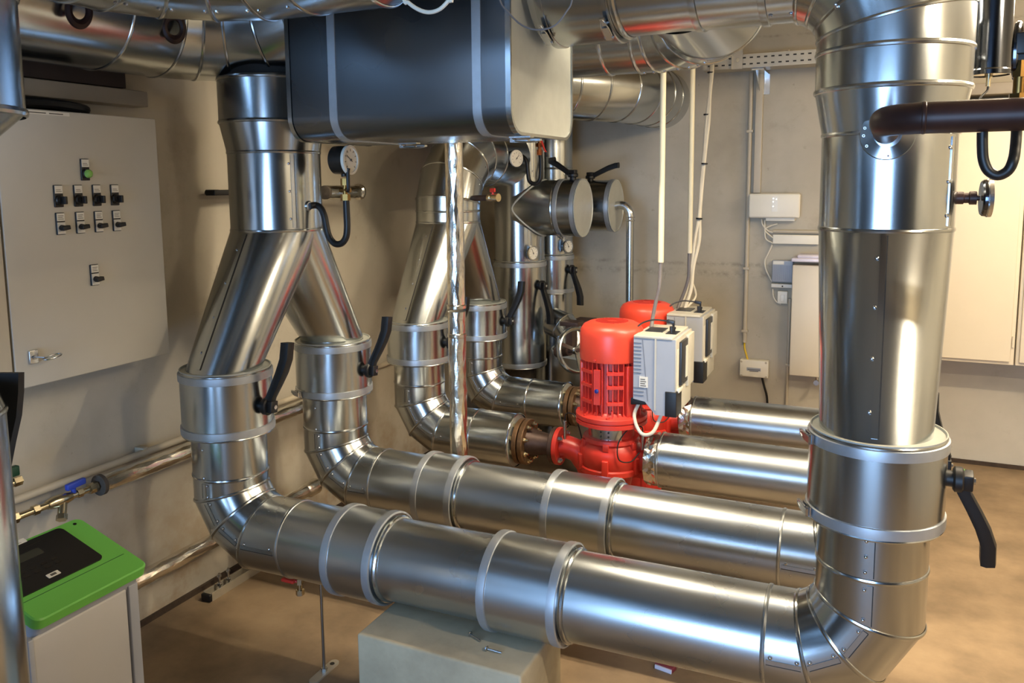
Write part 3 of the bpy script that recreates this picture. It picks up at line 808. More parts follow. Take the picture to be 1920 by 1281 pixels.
# ------------------------------------------------------------------ rear risers
UP = (0, 0, 1)
MX, MY, NX, NY = -2.005, 4.5, -1.965, 4.93
def gauge_dial(parent, c, ax, r, depth, case='gaugecase', needle=1.1, rim=True):
    """round dial instrument: case, rim, white face with ticks, needle. c = centre of the face"""
    c = V(c); ax = V(ax).normalized(); a_, u, w = frame(ax)
    mb = MB(); mb.lathe([(r * .9, -depth), (r * .98, -depth + .004), (r, -.004), (r * 1.0, 0), (r * .9, .001)], c, ax, 40, True); k = mb.build('gauge_case', case, parent)
    mb = MB(); mb.lathe([(r * .84, -.001), (r * .86, .006), (r * 1.03, .005), (r * 1.04, -.004), (r * 1.0, -.007)], c, ax, 40); mb.build('rim', 'dial' if rim else 'zinc', k)
    mb = MB(); mb.lathe([(r * .86, 0), (0.0005, .0005)], c + ax * .002, ax, 40); f = mb.build('dial_face', 'dial', k)
    mb = MB()
    for i in range(9):
        t = -PI / 4 + 1.5 * PI * i / 8; d = u * math.cos(t) + w * math.sin(t)
        mb.obox(c + ax * .0035 + d * r * .68, d * r * .08, ax.cross(d) * r * .018, ax * .0004)
    mb.build('dial_ticks', 'ink', f)
    mb = MB(); d = u * math.cos(needle) + w * math.sin(needle)
    mb.obox(c + ax * .0045 + d * r * .2, d * r * .42, ax.cross(d) * r * .022, ax * .0006); mb.lathe([(r * .08, .004), (r * .08, .007)], c, ax, 12, True, True); mb.build('needle', 'ink', f)
    return k

# --- M
t = thing('riser_pipe', 'rear galvanised riser with a large capped side stub, left of the far one', 'pipe', (MX, MY, .55))
mb = MB(); mb.lathe([(.15, 0), (.15, .80)], (MX, MY, 1.18), UP, 72); mb.lathe([(.15, .8), (.15, 1.36)], (MX, MY, 1.18), UP, 72); mb.ringbead((MX, MY, 1.98), UP, .15); mb.build('riser_shell', 'galv', t, 12)
mb = MB(); mb.lathe([(.163, 0), (.163, .25)], (MX + .02, MY, 1.5), (1, 0, 0), 72); mb.ringbead((MX + .262, MY, 1.5), (1, 0, 0), .163, .005, .007)
mb.build('side_stub', 'galv_dark', t, 12)
mb = MB(); mb.cyl((MX, MY, 0), (MX, MY, .56), .095, n=32); mb.build('bare_pipe', 'insul', t)
mb = MB(); mb.tube([V((MX + math.sqrt(max(0, .166 ** 2 - (.164 * math.cos(a)) ** 2)), MY + .164 * math.cos(a), 1.5 + .164 * math.sin(a))) for a in [2 * PI * k / 40 for k in range(41)]], .005, 8, cap=False); mb.build('saddle_rim', 'lid', t)
s = V((.5, -.86, 0)).normalized()
seam(t, V((MX, MY, 1.205)) + s * .15, V((MX, MY, 1.60)) + s * .15, s, 3)
seam(t, V((MX, MY, 1.68)) + V((.86, -.5, 0)) * .15, V((MX, MY, 1.96)) + V((.86, -.5, 0)) * .15, (.86, -.5, 0), 2)
jm = jacket('valve_jacket', 'tall banded valve jacket on the left rear riser, lever hanging down', 'valve jackets on the rear risers', MX, MY, .545, 1.185, r=.158, rin=.13, levers=((-.35, 1.045, (0, -.1, -1)),))
j = thing('capped_jacket', 'large horizontal capped valve jacket, nearer of two, black lever on top', 'valve jacket', (MX + .28, MY, 1.5), 'capped valve jackets at the rear')
def capjacket(j, x0, x1, y, z, r):
    mb = MB(); mb.lathe([(r - .01, 0), (r, .002), (r, x1 - x0)], (x0, y, z), (1, 0, 0), 72, True); mb.build('jacket_shell', 'galv_dark', j, 25)
    mb = MB(); mb.lathe([(r + .002, 0), (r + .003, .004), (r - .003, .005), (r - .006, .001), (0.001, .001)], (x1 - .002, y, z), (1, 0, 0), 72); mb.build('end_lid', 'lid', j, 25)
    band(j, (x0 + .016, y, z), (1, 0, 0), r); band(j, (x1 - .018, y, z), (1, 0, 0), r)
capjacket(j, MX + .27, -1.6, MY, 1.5, .165)
lever(j, V((MX + .345, MY - .01, 1.665)), UP, (-1, .25, 0), L=.13, dot=False, bend=.075, w=.036)
clasp(j, V((MX + .286, MY - .06, 1.5 - .158)), (1, 0, 0), (0, -.35, -.94))
th = thing('dial_thermometer', 'small round dial thermometer on the left rear riser', 'thermometer', (-1.87, 4.42, 1.24), 'dial thermometers on the rear risers')
def thermo(th, base, c, ax, r):
    mb = MB(); mb.cyl(base, V(c) - V(ax) * .012, .009, n=14); mb.build('stem', 'zinc', th); gauge_dial(th, c, ax, r, .014, 'zinc', 2.0, False)
thermo(th, (-1.9, 4.44, 1.25), (-1.855, 4.35, 1.243), V((.93, -.37, 0)).normalized(), .042)
# --- N
t = thing('riser_pipe', 'far galvanised riser in the corner with beaded joints and a capped side stub', 'pipe', (NX, NY, 0))
mb = MB(); mb.lathe([(.13, 0), (.13, 2.54)], (NX, NY, 0.01), UP, 72)
for z in (.77, 1.735, 2.1): mb.ringbead((NX, NY, z), UP, .13, .004, .007)
mb.build('riser_shell', 'galv', t, 12)
mb = MB(); mb.lathe([(.155, 0), (.155, .18)], (NX + .02, NY, 1.5), (1, 0, 0), 64); mb.build('side_stub', 'galv_dark', t, 12)
for z in (.73, .80, 1.70, 1.60): screw(t, V((NX + .11, NY - .069, z)), (.85, -.53, 0), .005)
jacket('valve_jacket', 'narrow banded valve jacket on the far corner riser, lever hanging down', 'valve jackets on the rear risers', NX, NY, .94, 1.19, r=.137, rin=.131, levers=((-.3, 1.095, (0, -.1, -1)),))
j = thing('capped_jacket', 'horizontal capped valve jacket with a thin silver pipe leaving its lid', 'valve jacket', (NX + .2, NY, 1.5), 'capped valve jackets at the rear')
capjacket(j, NX + .2, -1.538, NY, 1.5, .16)
lever(j, V((-1.70, NY - .02, 1.655)), UP, (1, -.1, .0), L=.19, dot=False, bend=.055, w=.036)
th = thing('dial_thermometer', 'small round dial thermometer on the far corner riser', 'thermometer', (-1.85, 4.86, 1.24), 'dial thermometers on the rear risers')
thermo(th, (-1.88, 4.87, 1.25), (-1.815, 4.82, 1.248), V((.93, -.37, 0)).normalized(), .042)
# thin silver pipe
t = thing('drain_pipe', 'thin silver pipe bending down from the far capped jacket lid', 'pipe', (-1.45, NY, 0))
mb = MB(); mb.tube([(-1.54, NY, 1.50), (-1.51, NY, 1.505), (-1.475, NY, 1.495), (-1.452, NY, 1.46), (-1.446, NY, 1.42)], .026, 20)
for z in (1.43, 1.41): mb.ringbead((-1.446, NY, z), UP, .026, .004, .005, 24)
mb.build('bend', 'zinc', t)
mb = MB(); mb.cyl((-1.446, NY, 1.42), (-1.446, NY, .0), .024, n=24); mb.build('pipe_shell', 'galv', t)

# --- upright drum, its top elbow
t = thing('insulated_vessel', 'broad upright metal clad vessel on the floor behind the pump inlet pipes', 'vessel', (-1.52, 4.56, 0))
mb = MB(); mb.lathe([(.30, 0), (.30, .66)], (-1.50, 4.56, 0), UP, 72, True); mb.build('vessel_shell', 'drum', t, 25)
mb = MB(); mb.lathe([(.302, .655), (.303, .668), (.29, .672), (.0, .678)], (-1.50, 4.56, 0), UP, 72); mb.build('vessel_lid', 'lid', t, 25)
mb = MB()
mb.pipe([(-1.66, 4.47, .672), (-1.66, 4.47, .70), (-1.675, 4.475, .76), (-1.72, 4.49, .80), (-1.80, 4.51, .82)], [.115, .10, .085, .085, .085], 48, beads=[1, 2, 3])
mb.build('inlet_elbow', 'galv', t, 12)
# handwheel valve
t = thing('handwheel_valve', 'round handwheel valve behind the near pump', 'valve', (-1.52, 4.15, .74))
c = V((-1.505, 4.12, .742)); ax = V((.83, -.5, .22)).normalized()
mb = MB(); mb.cyl(c - ax * .17, c - ax * .06, .03, .026, 20); mb.cyl(c - ax * .13, c + ax * .02, .012, n=14); mb.build('valve_stem', 'rustdark', t)
a_, u, w = frame(ax); n = 40; K = 12; vs = []; fs = []
for k in range(n):
    a = 2 * PI * k / n; d = u * math.cos(a) + w * math.sin(a)
    for j_ in range(K):
        b = 2 * PI * j_ / K; vs.append(c + d * (.118 + .012 * math.cos(b)) + ax * .018 * math.sin(b))
for k in range(n):
    for j_ in range(K): fs.append((k * K + j_, ((k + 1) % n) * K + j_, ((k + 1) % n) * K + (j_ + 1) % K, k * K + (j_ + 1) % K))
mb = MB(); mb.add(vs, fs)
for k in range(3):
    a = 2 * PI * k / 3 + .6; d = u * math.cos(a) + w * math.sin(a); mb.obox(c + d * .06, d * .055, ax.cross(d) * .01, ax * .005)
mb.lathe([(.022, -.012), (.022, .014)], c, ax, 20, True, True); mb.build('handwheel', 'galv', t)
for i, (px, py, y, lb) in enumerate(((1072, 606, 4.35, 'rusty brown steel tee bracket behind the near pump, left one'), (1098, 601, 4.6, 'rusty brown steel tee bracket behind the near pump, right one'))):
    p = at(px, py, y=y); mb = MB()
    mb.box((p.x - .055, p.y - .05, p.z - .012), (p.x + .055, p.y + .05, p.z + .012), .003)
    mb.box((p.x - .018, p.y - .045, .679), (p.x + .018, p.y + .045, p.z - .01)); tag(mb.build('tee_bracket', 'rustdark', loc=(p.x, p.y, 0)), lb, 'bracket')

# ------------------------------------------------------------------ overhead pipework
HZ = 2.252
def bx_(px, py): return at(px, py, z=HZ - .178).x
t = thing('overhead_pipe', 'overhead galvanised pipe from the dark tank to the right riser, elbow at its end', 'pipe', (-.5, 2.4, HZ))
e = elbow((-.005, 2.4, HZ), (0, 0, 1), (-1, 0, 0), .205, 4)
xs = [bx_(1512, 40), bx_(1434, 42), bx_(1310, 54)]
pts = [V((-.005, 2.4, 1.975))] + e + [V((min(xs[0], e[-1].x - .02), 2.4, HZ)), V((xs[1], 2.4, HZ)), V((xs[2], 2.4, HZ)), V((-.70, 2.4, HZ)), V((-.97, 2.4, HZ))]
pipe_parts(t, pts, [.187, .187] + [.183] * 3 + [.178] * 5, [(0, 4, 'elbow', 'galv', [0, 1, 2, 3, 4]), (4, 7, 'straight_section', 'galv', [5]), (7, 9, 'straight_section', 'galv', [])])
for k in (6, 7): band(t, pts[k], (1, 0, 0), .179, .022, 'clamp_ring', 'galv_dark')
dn = V((0, 0, -1)); dl = V((0, -.35, -.94)).normalized()
for a, b, r in ((pts[4], pts[5], .181), (pts[5], pts[6], .178)):
    for f in (.25, .8): screw(t, a.lerp(b, f) + dl * r, dl, .005)
for a, b in ((e[0], e[1]), (e[1], e[2]), (e[2], e[3])):
    q = (b - a).normalized(); o = V((q.z, 0, -q.x)); o = o if o.z < 0 else -o
    o = (V((0, -.8, 0)) + o * .6).normalized()
    for f in (.25, .75): screw(t, a.lerp(b, f) + o * .184, o, .005)
j = thing('flange_jacket', 'overhead flange jacket against the right end of the dark tank', 'pipe jacket', (-.85, 2.4, HZ))
xa, xb = -.945, at(1160, 70, z=HZ - .185).x
mb = MB(); mb.lathe([(.18, 0), (.192, .0), (.192, xb - xa), (.18, xb - xa)], (xa, 2.4, HZ), (1, 0, 0), 72); mb.build('jacket_shell', 'galv_dark', j, 25)
for x in (xa + .012, xb - .012):
    band(j, (x, 2.4, HZ), (1, 0, 0), .192, .024, mat='galv_dark'); clasp(j, V((x + .0, 2.4, HZ)) + V((0, -.5, -.866)) * .196, (1, 0, 0), (0, -.5, -.866), 1.2)
mb = MB(); mb.ringbead((xb + .016, 2.4, HZ), (1, 0, 0), .18, .008, .008); mb.build('end_rim', 'galv', j)

# dark tank
t = thing('insulated_tank', 'dark metal clad box tank hanging between the overhead pipes', 'tank', (-1.38, 2.4, 1.8))
xa, xb, ya, yb, za, zb, rc = -1.768, -.985, 2.15, 2.65, 1.79, 2.50, .075
def rrect(x, ins=0.0):
    out = []
    for cy, cz, a0 in ((yb - rc, za + rc, -PI / 2), (yb - rc, zb - rc, 0), (ya + rc, zb - rc, PI / 2), (ya + rc, za + rc, PI)):
        for k in range(9):
            a = a0 + PI / 2 * k / 8; out.append(V((x, cy + (rc - ins) * math.cos(a), cz + (rc - ins) * math.sin(a))))
    return out
def strip(mb, A, B):
    n = len(A); mb.add(A + B, [(k, (k + 1) % n, n + (k + 1) % n, n + k) for k in range(n)])
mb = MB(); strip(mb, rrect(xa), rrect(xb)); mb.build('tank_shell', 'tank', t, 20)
for x, sg in ((xa, -1), (xb, 1)):
    mb = MB(); A = rrect(x, .004); n = len(A); mb.add(A, [list(range(n))]); mb.build('end_plate', 'lid' if sg > 0 else 'galv_dark', t, 20)
    mb = MB(); strip(mb, rrect(x - .012 * sg, -.003), rrect(x + .004 * sg, -.003)); strip(mb, rrect(x + .004 * sg, -.003), rrect(x + .004 * sg, .006)); strip(mb, rrect(x + .004 * sg, .006), rrect(x - .002 * sg, .006)); mb.build('end_rim', 'galv', t, 20)
for px in (622, 893):
    x = at(px, 150, y=2.146).x
    mb = MB(); strip(mb, rrect(x - .014, -.003), rrect(x + .014, -.003)); strip(mb, rrect(x - .014, -.003), rrect(x - .014, .002)); strip(mb, rrect(x + .014, .002), rrect(x + .014, -.003)); mb.build('strap', 'band', t, 20)
for x in (-1.46, -.99):
    clasp(t, (x, 2.38 if x < -1.2 else 2.24, za - .004), (0, 1, 0), (0, 0, -1), 1.3)

# header from the tank to the left, then along the left wall
t = thing('overhead_pipe', 'overhead galvanised pipe behind, bending from the dark tank along the left wall', 'pipe', (-2.1, 2.4, HZ))
e = elbow((-2.29, 2.37, 2.215), (-1, 0, 0), (0, -1, 0), .27, 4)
e[0] = V((-2.0, 2.38, 2.215))
pts = [V((-1.757, 2.4, 2.252)), V((-1.80, 2.4, 2.252)), V((-1.86, 2.4, 2.25))] + e + [V((-2.29, 1.86, 2.212)), V((-2.29, -3.2, 2.212))]
pipe_parts(t, pts, [.178, .178, .182] + [.202] + [.197] * 5, [(0, 2, 'straight_section', 'galv', [1, 2]), (2, 6, 'elbow', 'galv', [3, 4, 5, 6]), (6, 8, 'straight_section', 'galv', [7])], bh=.004, bw=.006)
for k, (px, py) in enumerate(((148, 20), (326, 52))):
    q = at(px, py, x=-2.075) if k == 0 else at(px, py, y=2.0)
    mb = MB()
    nv = (V((1, -.35, -.15)) if k == 0 else V((.75, -.62, -.1))).normalized()
    a_, u, w = frame(nv); ring = []
    n = 32; K = 8; vs = []; fs = []
    for i in range(n):
        a = 2 * PI * i / n; d = u * math.cos(a) * .85 + w * math.sin(a) * 1.15
        for jx in range(K):
            b = 2 * PI * jx / K; vs.append(q + d * (.032 + .012 * math.cos(b)) + nv * .012 * math.sin(b))
    for i in range(n):
        for jx in range(K): fs.append((i * K + jx, ((i + 1) % n) * K + jx, ((i + 1) % n) * K + (jx + 1) % K, i * K + (jx + 1) % K))
    mb.add(vs, fs)
    tag(mb.build('carrying_ring', 'brownpipe', loc=q), ('dark ring at the top left edge on the overhead pipe along the wall', 'dark ring on the bend of the overhead pipe, right of the other ring')[k], 'ring')

# second overhead pipe in front
t = thing('overhead_pipe', 'topmost overhead galvanised pipe bending across in front of the dark tank', 'pipe', (-1.4, 1.72, HZ))
e = elbow((-1.74, 1.72, 2.258), (0, 1, 0), (1, 0, 0), .26, 4); e2 = elbow((-.98, 1.72, 2.258), (1, 0, 0), (0, 0, 1), .19, 3)
pts = [V((-1.74, -3.2, 2.258)), V((-1.74, 1.36, 2.258))] + e + [V((-1.33, 1.72, 2.258))] + e2 + [V((-.98, 1.72, 2.55))]
pipe_parts(t, pts, .185, [(0, 2, 'straight_section', 'galv', [1, 2]), (2, 5, 'elbow', 'galv', [3, 4, 5]), (5, 7, 'straight_section', 'galv', [6, 7]), (7, 10, 'elbow', 'galv', [8, 9])], bh=.004, bw=.006)
o = V((.25, .35, -.9)).normalized()
for a, b in ((pts[1], e[0]), (e[0], e[1]), (e[1], e[2]), (e[2], e[3]), (e[3], pts[6])):
    for f in (.2, .8):
        d = (b - a).normalized(); nv = V((0, 0, -1)); side = d.cross(V((0, 0, 1)))
        q = (nv * .95 + side * .30).normalized(); screw(t, a.lerp(b, f) + q * .185, q, .005)

# pipe behind, turning into the overhead pipe
t = thing('overhead_pipe', 'overhead galvanised pipe turning behind the right overhead pipe, above the white conduits', 'pipe', (-1.0, 3.12, HZ))
e = elbow((-.57, 3.12, 2.235), (1, 0, 0), (0, -1, 0), .24, 4)
pts = [V((-2.0, 3.12, 2.235)), V((-1.0, 3.12, 2.235)), V((-.88, 3.12, 2.235))] + e + [V((-.57, 2.42, 2.245))]
pipe_parts(t, pts, .175, [(0, 2, 'straight_section', 'galv', [1, 2]), (2, 6, 'elbow', 'galv', [3, 4, 5, 6]), (6, 7, 'branch_end', 'galv', [])], bh=.005, bw=.008)
for a, b in ((pts[2], e[0]), (e[0], e[1]), (e[1], e[2]), (e[2], e[3])):
    for f in (.25, .75): screw(t, a.lerp(b, f) + V((0, 0, -.175)), (0, 0, -1), .006)

# pipe running to the back wall
t = thing('overhead_pipe', 'bright galvanised pipe running into the back wall, right of the dark tank', 'pipe', (-1.4, 4.6, 2.18))
pts = [V(p) for p in ((-1.95, 3.75, 2.17), (-1.72, 4.05, 2.17), (-1.62, 4.2, 2.17), (-1.52, 4.36, 2.17), (-1.43, 4.54, 2.17), (-1.38, 4.74, 2.17), (-1.36, 4.95, 2.17), (-1.355, 5.12, 2.17), (-1.355, 5.3, 2.17))]
pipe_parts(t, pts, .185, [(0, 2, 'straight_section', 'lid', [1]), (2, 7, 'elbow', 'galv', [2, 3, 4, 5, 6]), (7, 8, 'wall_end', 'galv', [7])] if False else [(0, 2, 'straight_section', 'galv', [1]), (2, 7, 'elbow', 'galv', [2, 3, 4, 5, 6]), (7, 8, 'wall_end', 'galv', [7])], bh=.005, bw=.007)

# ------------------------------------------------------------------ thin foil riser
t = thing('foil_riser', 'thin upright pipe wrapped in shiny foil, rising to the dark tank', 'pipe', (-1.60, 2.95, 0))
x, y = -1.613, 2.97
mb = MB(); mb.crumple((x, y, 0), (x, y, 1.12), .0375, 26, .03, .0010); mb.build('lower_wrap', 'foil', t, 6)
mb = MB(); mb.crumple((x, y, 1.14), (x, y, 2.5), .0365, 26, .03, .0010); mb.build('upper_wrap', 'foil', t, 6)
for z in (1.14, 1.02):
    mb = MB(); mb.lathe([(.037, -.01), (.041, -.006), (.0415, .006), (.037, .01)], (x, y, z), UP, 32); mb.build('tape_ring', 'foil', t)

# ------------------------------------------------------------------ left foreground riser
t = thing('foreground_pipe', 'galvanised riser cropped by the left edge, running up past the wall cabinet', 'pipe', (-1.72, 1.0, 1.3))
mb = MB(); mb.lathe([(.187, 0), (.187, .3)], (-1.735, 1.0, 1.80), UP, 72); mb.ringbead((-1.735, 1.0, 1.80), UP, .187, .006, .009); mb.ringbead((-1.735, 1.0, 2.03), UP, .187, .006, .009); mb.build('riser_top', 'galv', t, 12)
mb = MB(); n = 72; vs = []
for (cx, cy, z, r) in ((-1.735, 1.0, 1.80, .187), (-1.85, .66, 1.42, .13), (-1.85, .66, 1.1, .13)):
    for k in range(n):
        a = 2 * PI * k / n; vs.append(V((cx + r * math.cos(a), cy + r * math.sin(a), z)))
mb.add(vs, [(i * n + k, i * n + (k + 1) % n, (i + 1) * n + (k + 1) % n, (i + 1) * n + k) for i in (0, 1) for k in range(n)]); mb.build('leg_sleeve', 'galv', t, 20)
t = thing('foreground_pipe', 'galvanised upright pipe cropped by the left edge, in front of the green unit', 'pipe', (-1.65, .95, 0))
mb = MB(); mb.lathe([(.13, 0), (.13, 1.20), (.12, 1.235), (.08, 1.25), (.0, 1.252)], (-1.70, .95, 0), UP, 72, True); mb.ringbead((-1.70, .95, 1.2), UP, .13); mb.build('pipe_shell', 'galv', t, 25)
c0 = at(14, 868, y=1.12); c1 = at(14, 700, y=1.12)
mb = MB()
prof = [(at(8, 880, y=1.12), .008), (at(9, 830, y=1.12), .018), (at(13, 780, y=1.12), .026), (at(15, 735, y=1.12), .028), (at(16, 699, y=1.12), .027)]
u = rgt; d = fwd; vs = []
for p, hw in prof: vs += [p - u * hw - d * .01, p + u * hw - d * .01, p + u * hw + d * .012, p - u * hw + d * .012]
fs = [(4 * i + k, 4 * i + (k + 1) % 4, 4 * i + 4 + (k + 1) % 4, 4 * i + 4 + k) for i in range(len(prof) - 1) for k in range(4)] + [(3, 2, 1, 0), tuple(4 * (len(prof) - 1) + k for k in range(4))]
mb.add(vs, fs); mb.build('lever_arm', 'black', t, 40)

# ------------------------------------------------------------------ instruments
# front-left pressure gauge on its siphon
t = thing('pressure_gauge', 'pressure gauge on a black siphon tube, beside the front breeches collar', 'gauge', (-1.885, 2.4, 1.57))
GY = 2.40
mb = MB()
P_ = [at(582, 386, y=GY - .02), at(592, 385, y=GY), at(601, 390, y=GY), at(608, 405, y=GY), at(612, 425, y=GY), at(617, 444, y=GY), at(628, 457, y=GY), at(641, 456, y=GY), at(649, 444, y=GY), at(651, 425, y=GY), at(650, 400, y=GY), at(649, 376, y=GY)]
mb.tube(P_, .0118, 16); mb.build('siphon_tube', 'blackrub', t)
mb = MB(); mb.lathe([(.017, 0), (.019, .004), (.014, .012)], P_[0] - V((.012, 0, 0)), (1, -.2, 0), 20, True, True); mb.build('boss', 'zinc', t)
b = at(648, 376, y=GY); tp = at(646, 330, y=GY)
mb = MB()
def along(f): return b.lerp(tp, f)
mb.hexn(along(0), UP, .017, .022); mb.cyl(along(.2), along(.75), .009, n=14); mb.hexn(along(.62), UP, .015, .024); mb.cyl(along(.43) - V((.02, 0, 0)), along(.43) + V((.02, 0, 0)), .009, n=14)
v = mb.build('brass_valve', 'brass', t)
mb = MB(); q = along(.43); mb.tube([q + V((.02, -.01, 0)), q + V((.028, -.02, .004)), q + V((.03, -.022, .06)), q + V((.033, -.022, .075))], .0065, 8); mb.build('valve_handle', 'black', v)
mb = MB(); mb.cyl(along(.98), at(645, 322, y=GY), .012, n=16); mb.build('gauge_neck', 'gaugecase', t)
fc = at(656, 300, y=GY); gauge_dial(t, fc, (1, .06, 0), .050, .062, 'gaugecase', 2.6)
# rear gauge-side siphon with copper cock
t = thing('siphon_valve', 'black siphon tube with a copper cock and red lever, below the dark tank', 'valve', (-1.83, 4.2, 1.65))
GY = 4.22
mb = MB(); mb.tube([at(972, 291, y=GY), at(982, 295, y=GY), at(988, 305, y=GY), at(990, 325, y=GY), at(993, 340, y=GY), at(1003, 345, y=GY), at(1012, 338, y=GY), at(1014, 322, y=GY), at(1014, 300, y=GY), at(1013, 290, y=GY)], .0115, 14); mb.build('siphon_tube', 'blackrub', t)
mb = MB(); b = at(1012, 291, y=GY); mb.hexn(b, UP, .016, .03); mb.cyl(b, b + V((0, 0, .11)), .010, n=14); mb.hexn(b + V((0, 0, .045)), UP, .018, .02); mb.cyl(b + V((-.02, 0, .055)), b + V((.025, 0, .055)), .011, n=12); v = mb.build('copper_cock', 'copper', t)
mb = MB(); mb.tube([b + V((.01, -.02, .11)), b + V((.02, -.025, .08)), b + V((.04, -.03, .03)), b + V((.052, -.03, .012))], .005, 8); mb.build('lever_arm', 'redplast', v)
mb = MB(); mb.cyl(b + V((.05, -.03, .014)), b + V((.056, -.03, -.012)), .0065, n=10); mb.build('lever_tip', 'black', v)
t = thing('dial_thermometer', 'round dial thermometer on a dark stub above the red handled tap', 'thermometer', (-1.9, 4.2, 1.78))
mb = MB(); p0 = at(928, 297, y=4.05); p1 = at(960, 297, y=4.12); mb.cyl(p0, p1, .014, n=16); mb.cyl(p0.lerp(p1, .3), p0.lerp(p1, .5), .019, n=16); mb.build('stem', 'gaugecase', t)
gauge_dial(t, at(968, 297, y=4.1), (.92, -.39, 0), .044, .028, 'gaugecase', .8)
# red handled ball valve
t = thing('ball_valve', 'brass tap with a red handle on the rear breeches collar', 'valve', (-1.75, 3.5, 1.58))
d_ = (at(889, 372, y=3.5) - CAM).normalized(); c_ = V((-2.035 - CAM.x, 3.675 - CAM.y)); d2 = V((d_.x, d_.y))
A_ = d2.dot(d2); B_ = d2.dot(c_); C_ = c_.dot(c_) - .163 ** 2; t_ = (B_ - math.sqrt(max(0, B_ * B_ - A_ * C_))) / A_; p0 = CAM + d_ * t_
p1 = at(914, 371, y=p0.y - .02); p2 = at(944, 371, y=p0.y - .045); ax = (p2 - p0).normalized(); p0 = p0 - ax * .02
mb = MB(); mb.cyl(p0, p1, .015, n=18); mb.build('nipple', 'rustdark', t)
mb = MB(); mb.lathe([(.014, 0), (.019, .006), (.019, .02), (.015, .026), (.018, .04), (.018, .055), (.02, .058), (.02, .07), (.012, .07)], p1, ax, 24, True, True); v = mb.build('valve_body', 'nickel', t)
mb = MB(); q = p1 + ax * .034; mb.cyl(q, q + V((0, 0, .035)), .006, n=10); mb.obox(q + V((0, 0, .036)), ax * .016, V((0, .006, 0)), V((0, 0, .010)), .003); mb.build('red_handle', 'redplast', v)

# right: brown pipe with siphon, valve
t = thing('brown_pipe', 'dark brown painted pipe bending out of the right riser towards the right edge', 'pipe', (.1, 1.77, 1.76))
pts = [(-.012, 2.26, 1.765), (-.012, 1.86, 1.765)] + [(-.012 + .09 * (1 - math.cos(a)), 1.86 - .09 * math.sin(a), 1.765) for a in (.26, .52, .78, 1.05, 1.31, 1.57)] + [(2.4, 1.77, 1.768)]
mb = MB(); mb.pipe(pts, .030, 40); mb.build('pipe_shell', 'brownpipe', t, 30)
for x in (.055,):
    mb = MB(); mb.ringbead((x, 1.77, 1.765), (1, 0, 0), .030, .002, .004, 40); mb.build('weld_bead', 'brownpipe', t)
d = F_
mb = MB(); n = 48; R0 = .062; vs = []
for rr, off in ((.033, .007), (R0, .004), (R0 + .003, -.003)):
    for k in range(n):
        a = 2 * PI * k / n; X = rr * math.cos(a); Z = rr * math.sin(a); yy = 2.4 - math.sqrt(.1655 ** 2 - X * X) if abs(X) < .165 else 2.4
        vs.append(V((-.008 + X, yy - off, 1.76 + Z)))
mb.add(vs, [(i * n + k, i * n + (k + 1) % n, (i + 1) * n + (k + 1) % n, (i + 1) * n + k) for i in (0, 1) for k in range(n)])
ro = mb.build('rosette', 'galv', t)
for a in (1.2, 2.85, 3.2, 3.7, -1.5): screw(t, V((-.008 + .054 * math.cos(a), 2.4 - math.sqrt(.1655 ** 2 - (.054 * math.cos(a)) ** 2) - .005, 1.76 + .054 * math.sin(a))), d, .0026)
# siphon under the brown pipe
t = thing('siphon_valve', 'black U-shaped siphon under the brown pipe, brass valve above it at the right edge', 'valve', (.2, 1.77, 1.7))
y = 1.775; mb = MB()
mb.tube([at(1842, 248, y=y), at(1842, 275, y=y), at(1844, 300, y=y), at(1853, 320, y=y), at(1871, 329, y=y), at(1890, 320, y=y), at(1900, 300, y=y), at(1904, 275, y=y + .02), at(1906, 245, y=y + .04), at(1908, 200, y=y + .045)], .0095, 16); mb.build('siphon_tube', 'blackrub', t)
b = at(1908, 196, y=1.82); mb = MB()
mb.hexn(b, UP, .017, .02); mb.cyl(b, b + V((0, 0, .12)), .010, n=14); mb.hexn(b + V((0, 0, .05)), UP, .014, .03); v = mb.build('brass_valve', 'brass', t)
mb = MB(); mb.cyl(b + V((0, -.01, .085)), b + V((0, .03, .085)), .012, n=16); mb.obox(b + V((.0, -.015, .11)), V((.012, 0, 0)), V((0, .004, 0)), V((0, 0, .02)), .003); mb.build('valve_handle', 'black', v)
mb = MB(); q = b + V((-.003, .02, .10)); ax_, u, w = frame((1, -.25, 0))
for k in range(24):
    pass
mb.tube([q + (u * math.cos(2 * PI * k / 24) * .035 + w * math.sin(2 * PI * k / 24) * .05) for k in range(25)], .006, 8, cap=False); mb.build('ring_handle', 'dark_steel', v)
# hanging dark cylinder
t = thing('metal_canister', 'dark glossy upright cylinder hanging at the top right corner', 'canister', (.232, 2.6, 1.92))
mb = MB(); mb.lathe([(.050, 0), (.0525, .001), (.0525, .012), (.0505, .016), (.0505, .695)], (.233, 2.6, 1.925), UP, 56, False, True); mb.build('canister_shell', 'dark_steel', t, 25)
mb = MB(); mb.lathe([(.0505, .003), (.004, .003)], (.233, 2.6, 1.925), UP, 48); mb.lathe([(.01, -.006), (.01, .004)], (.233, 2.6, 1.925), UP, 16, True, True); mb.build('bottom_plate', 'nickel', t)
mb = MB(); mb.cyl((.233, 2.6, 1.925), (.233, 2.6, 1.896), .006, n=12); c = mb.build('cable_stub', 'nickel', t)
mb = MB(); mb.tube([(.233, 2.6, 1.90), (.231, 2.597, 1.885), (.215, 2.58, 1.865), (.195, 2.57, 1.82)], .0028, 8); mb.build('lead', 'black', c)
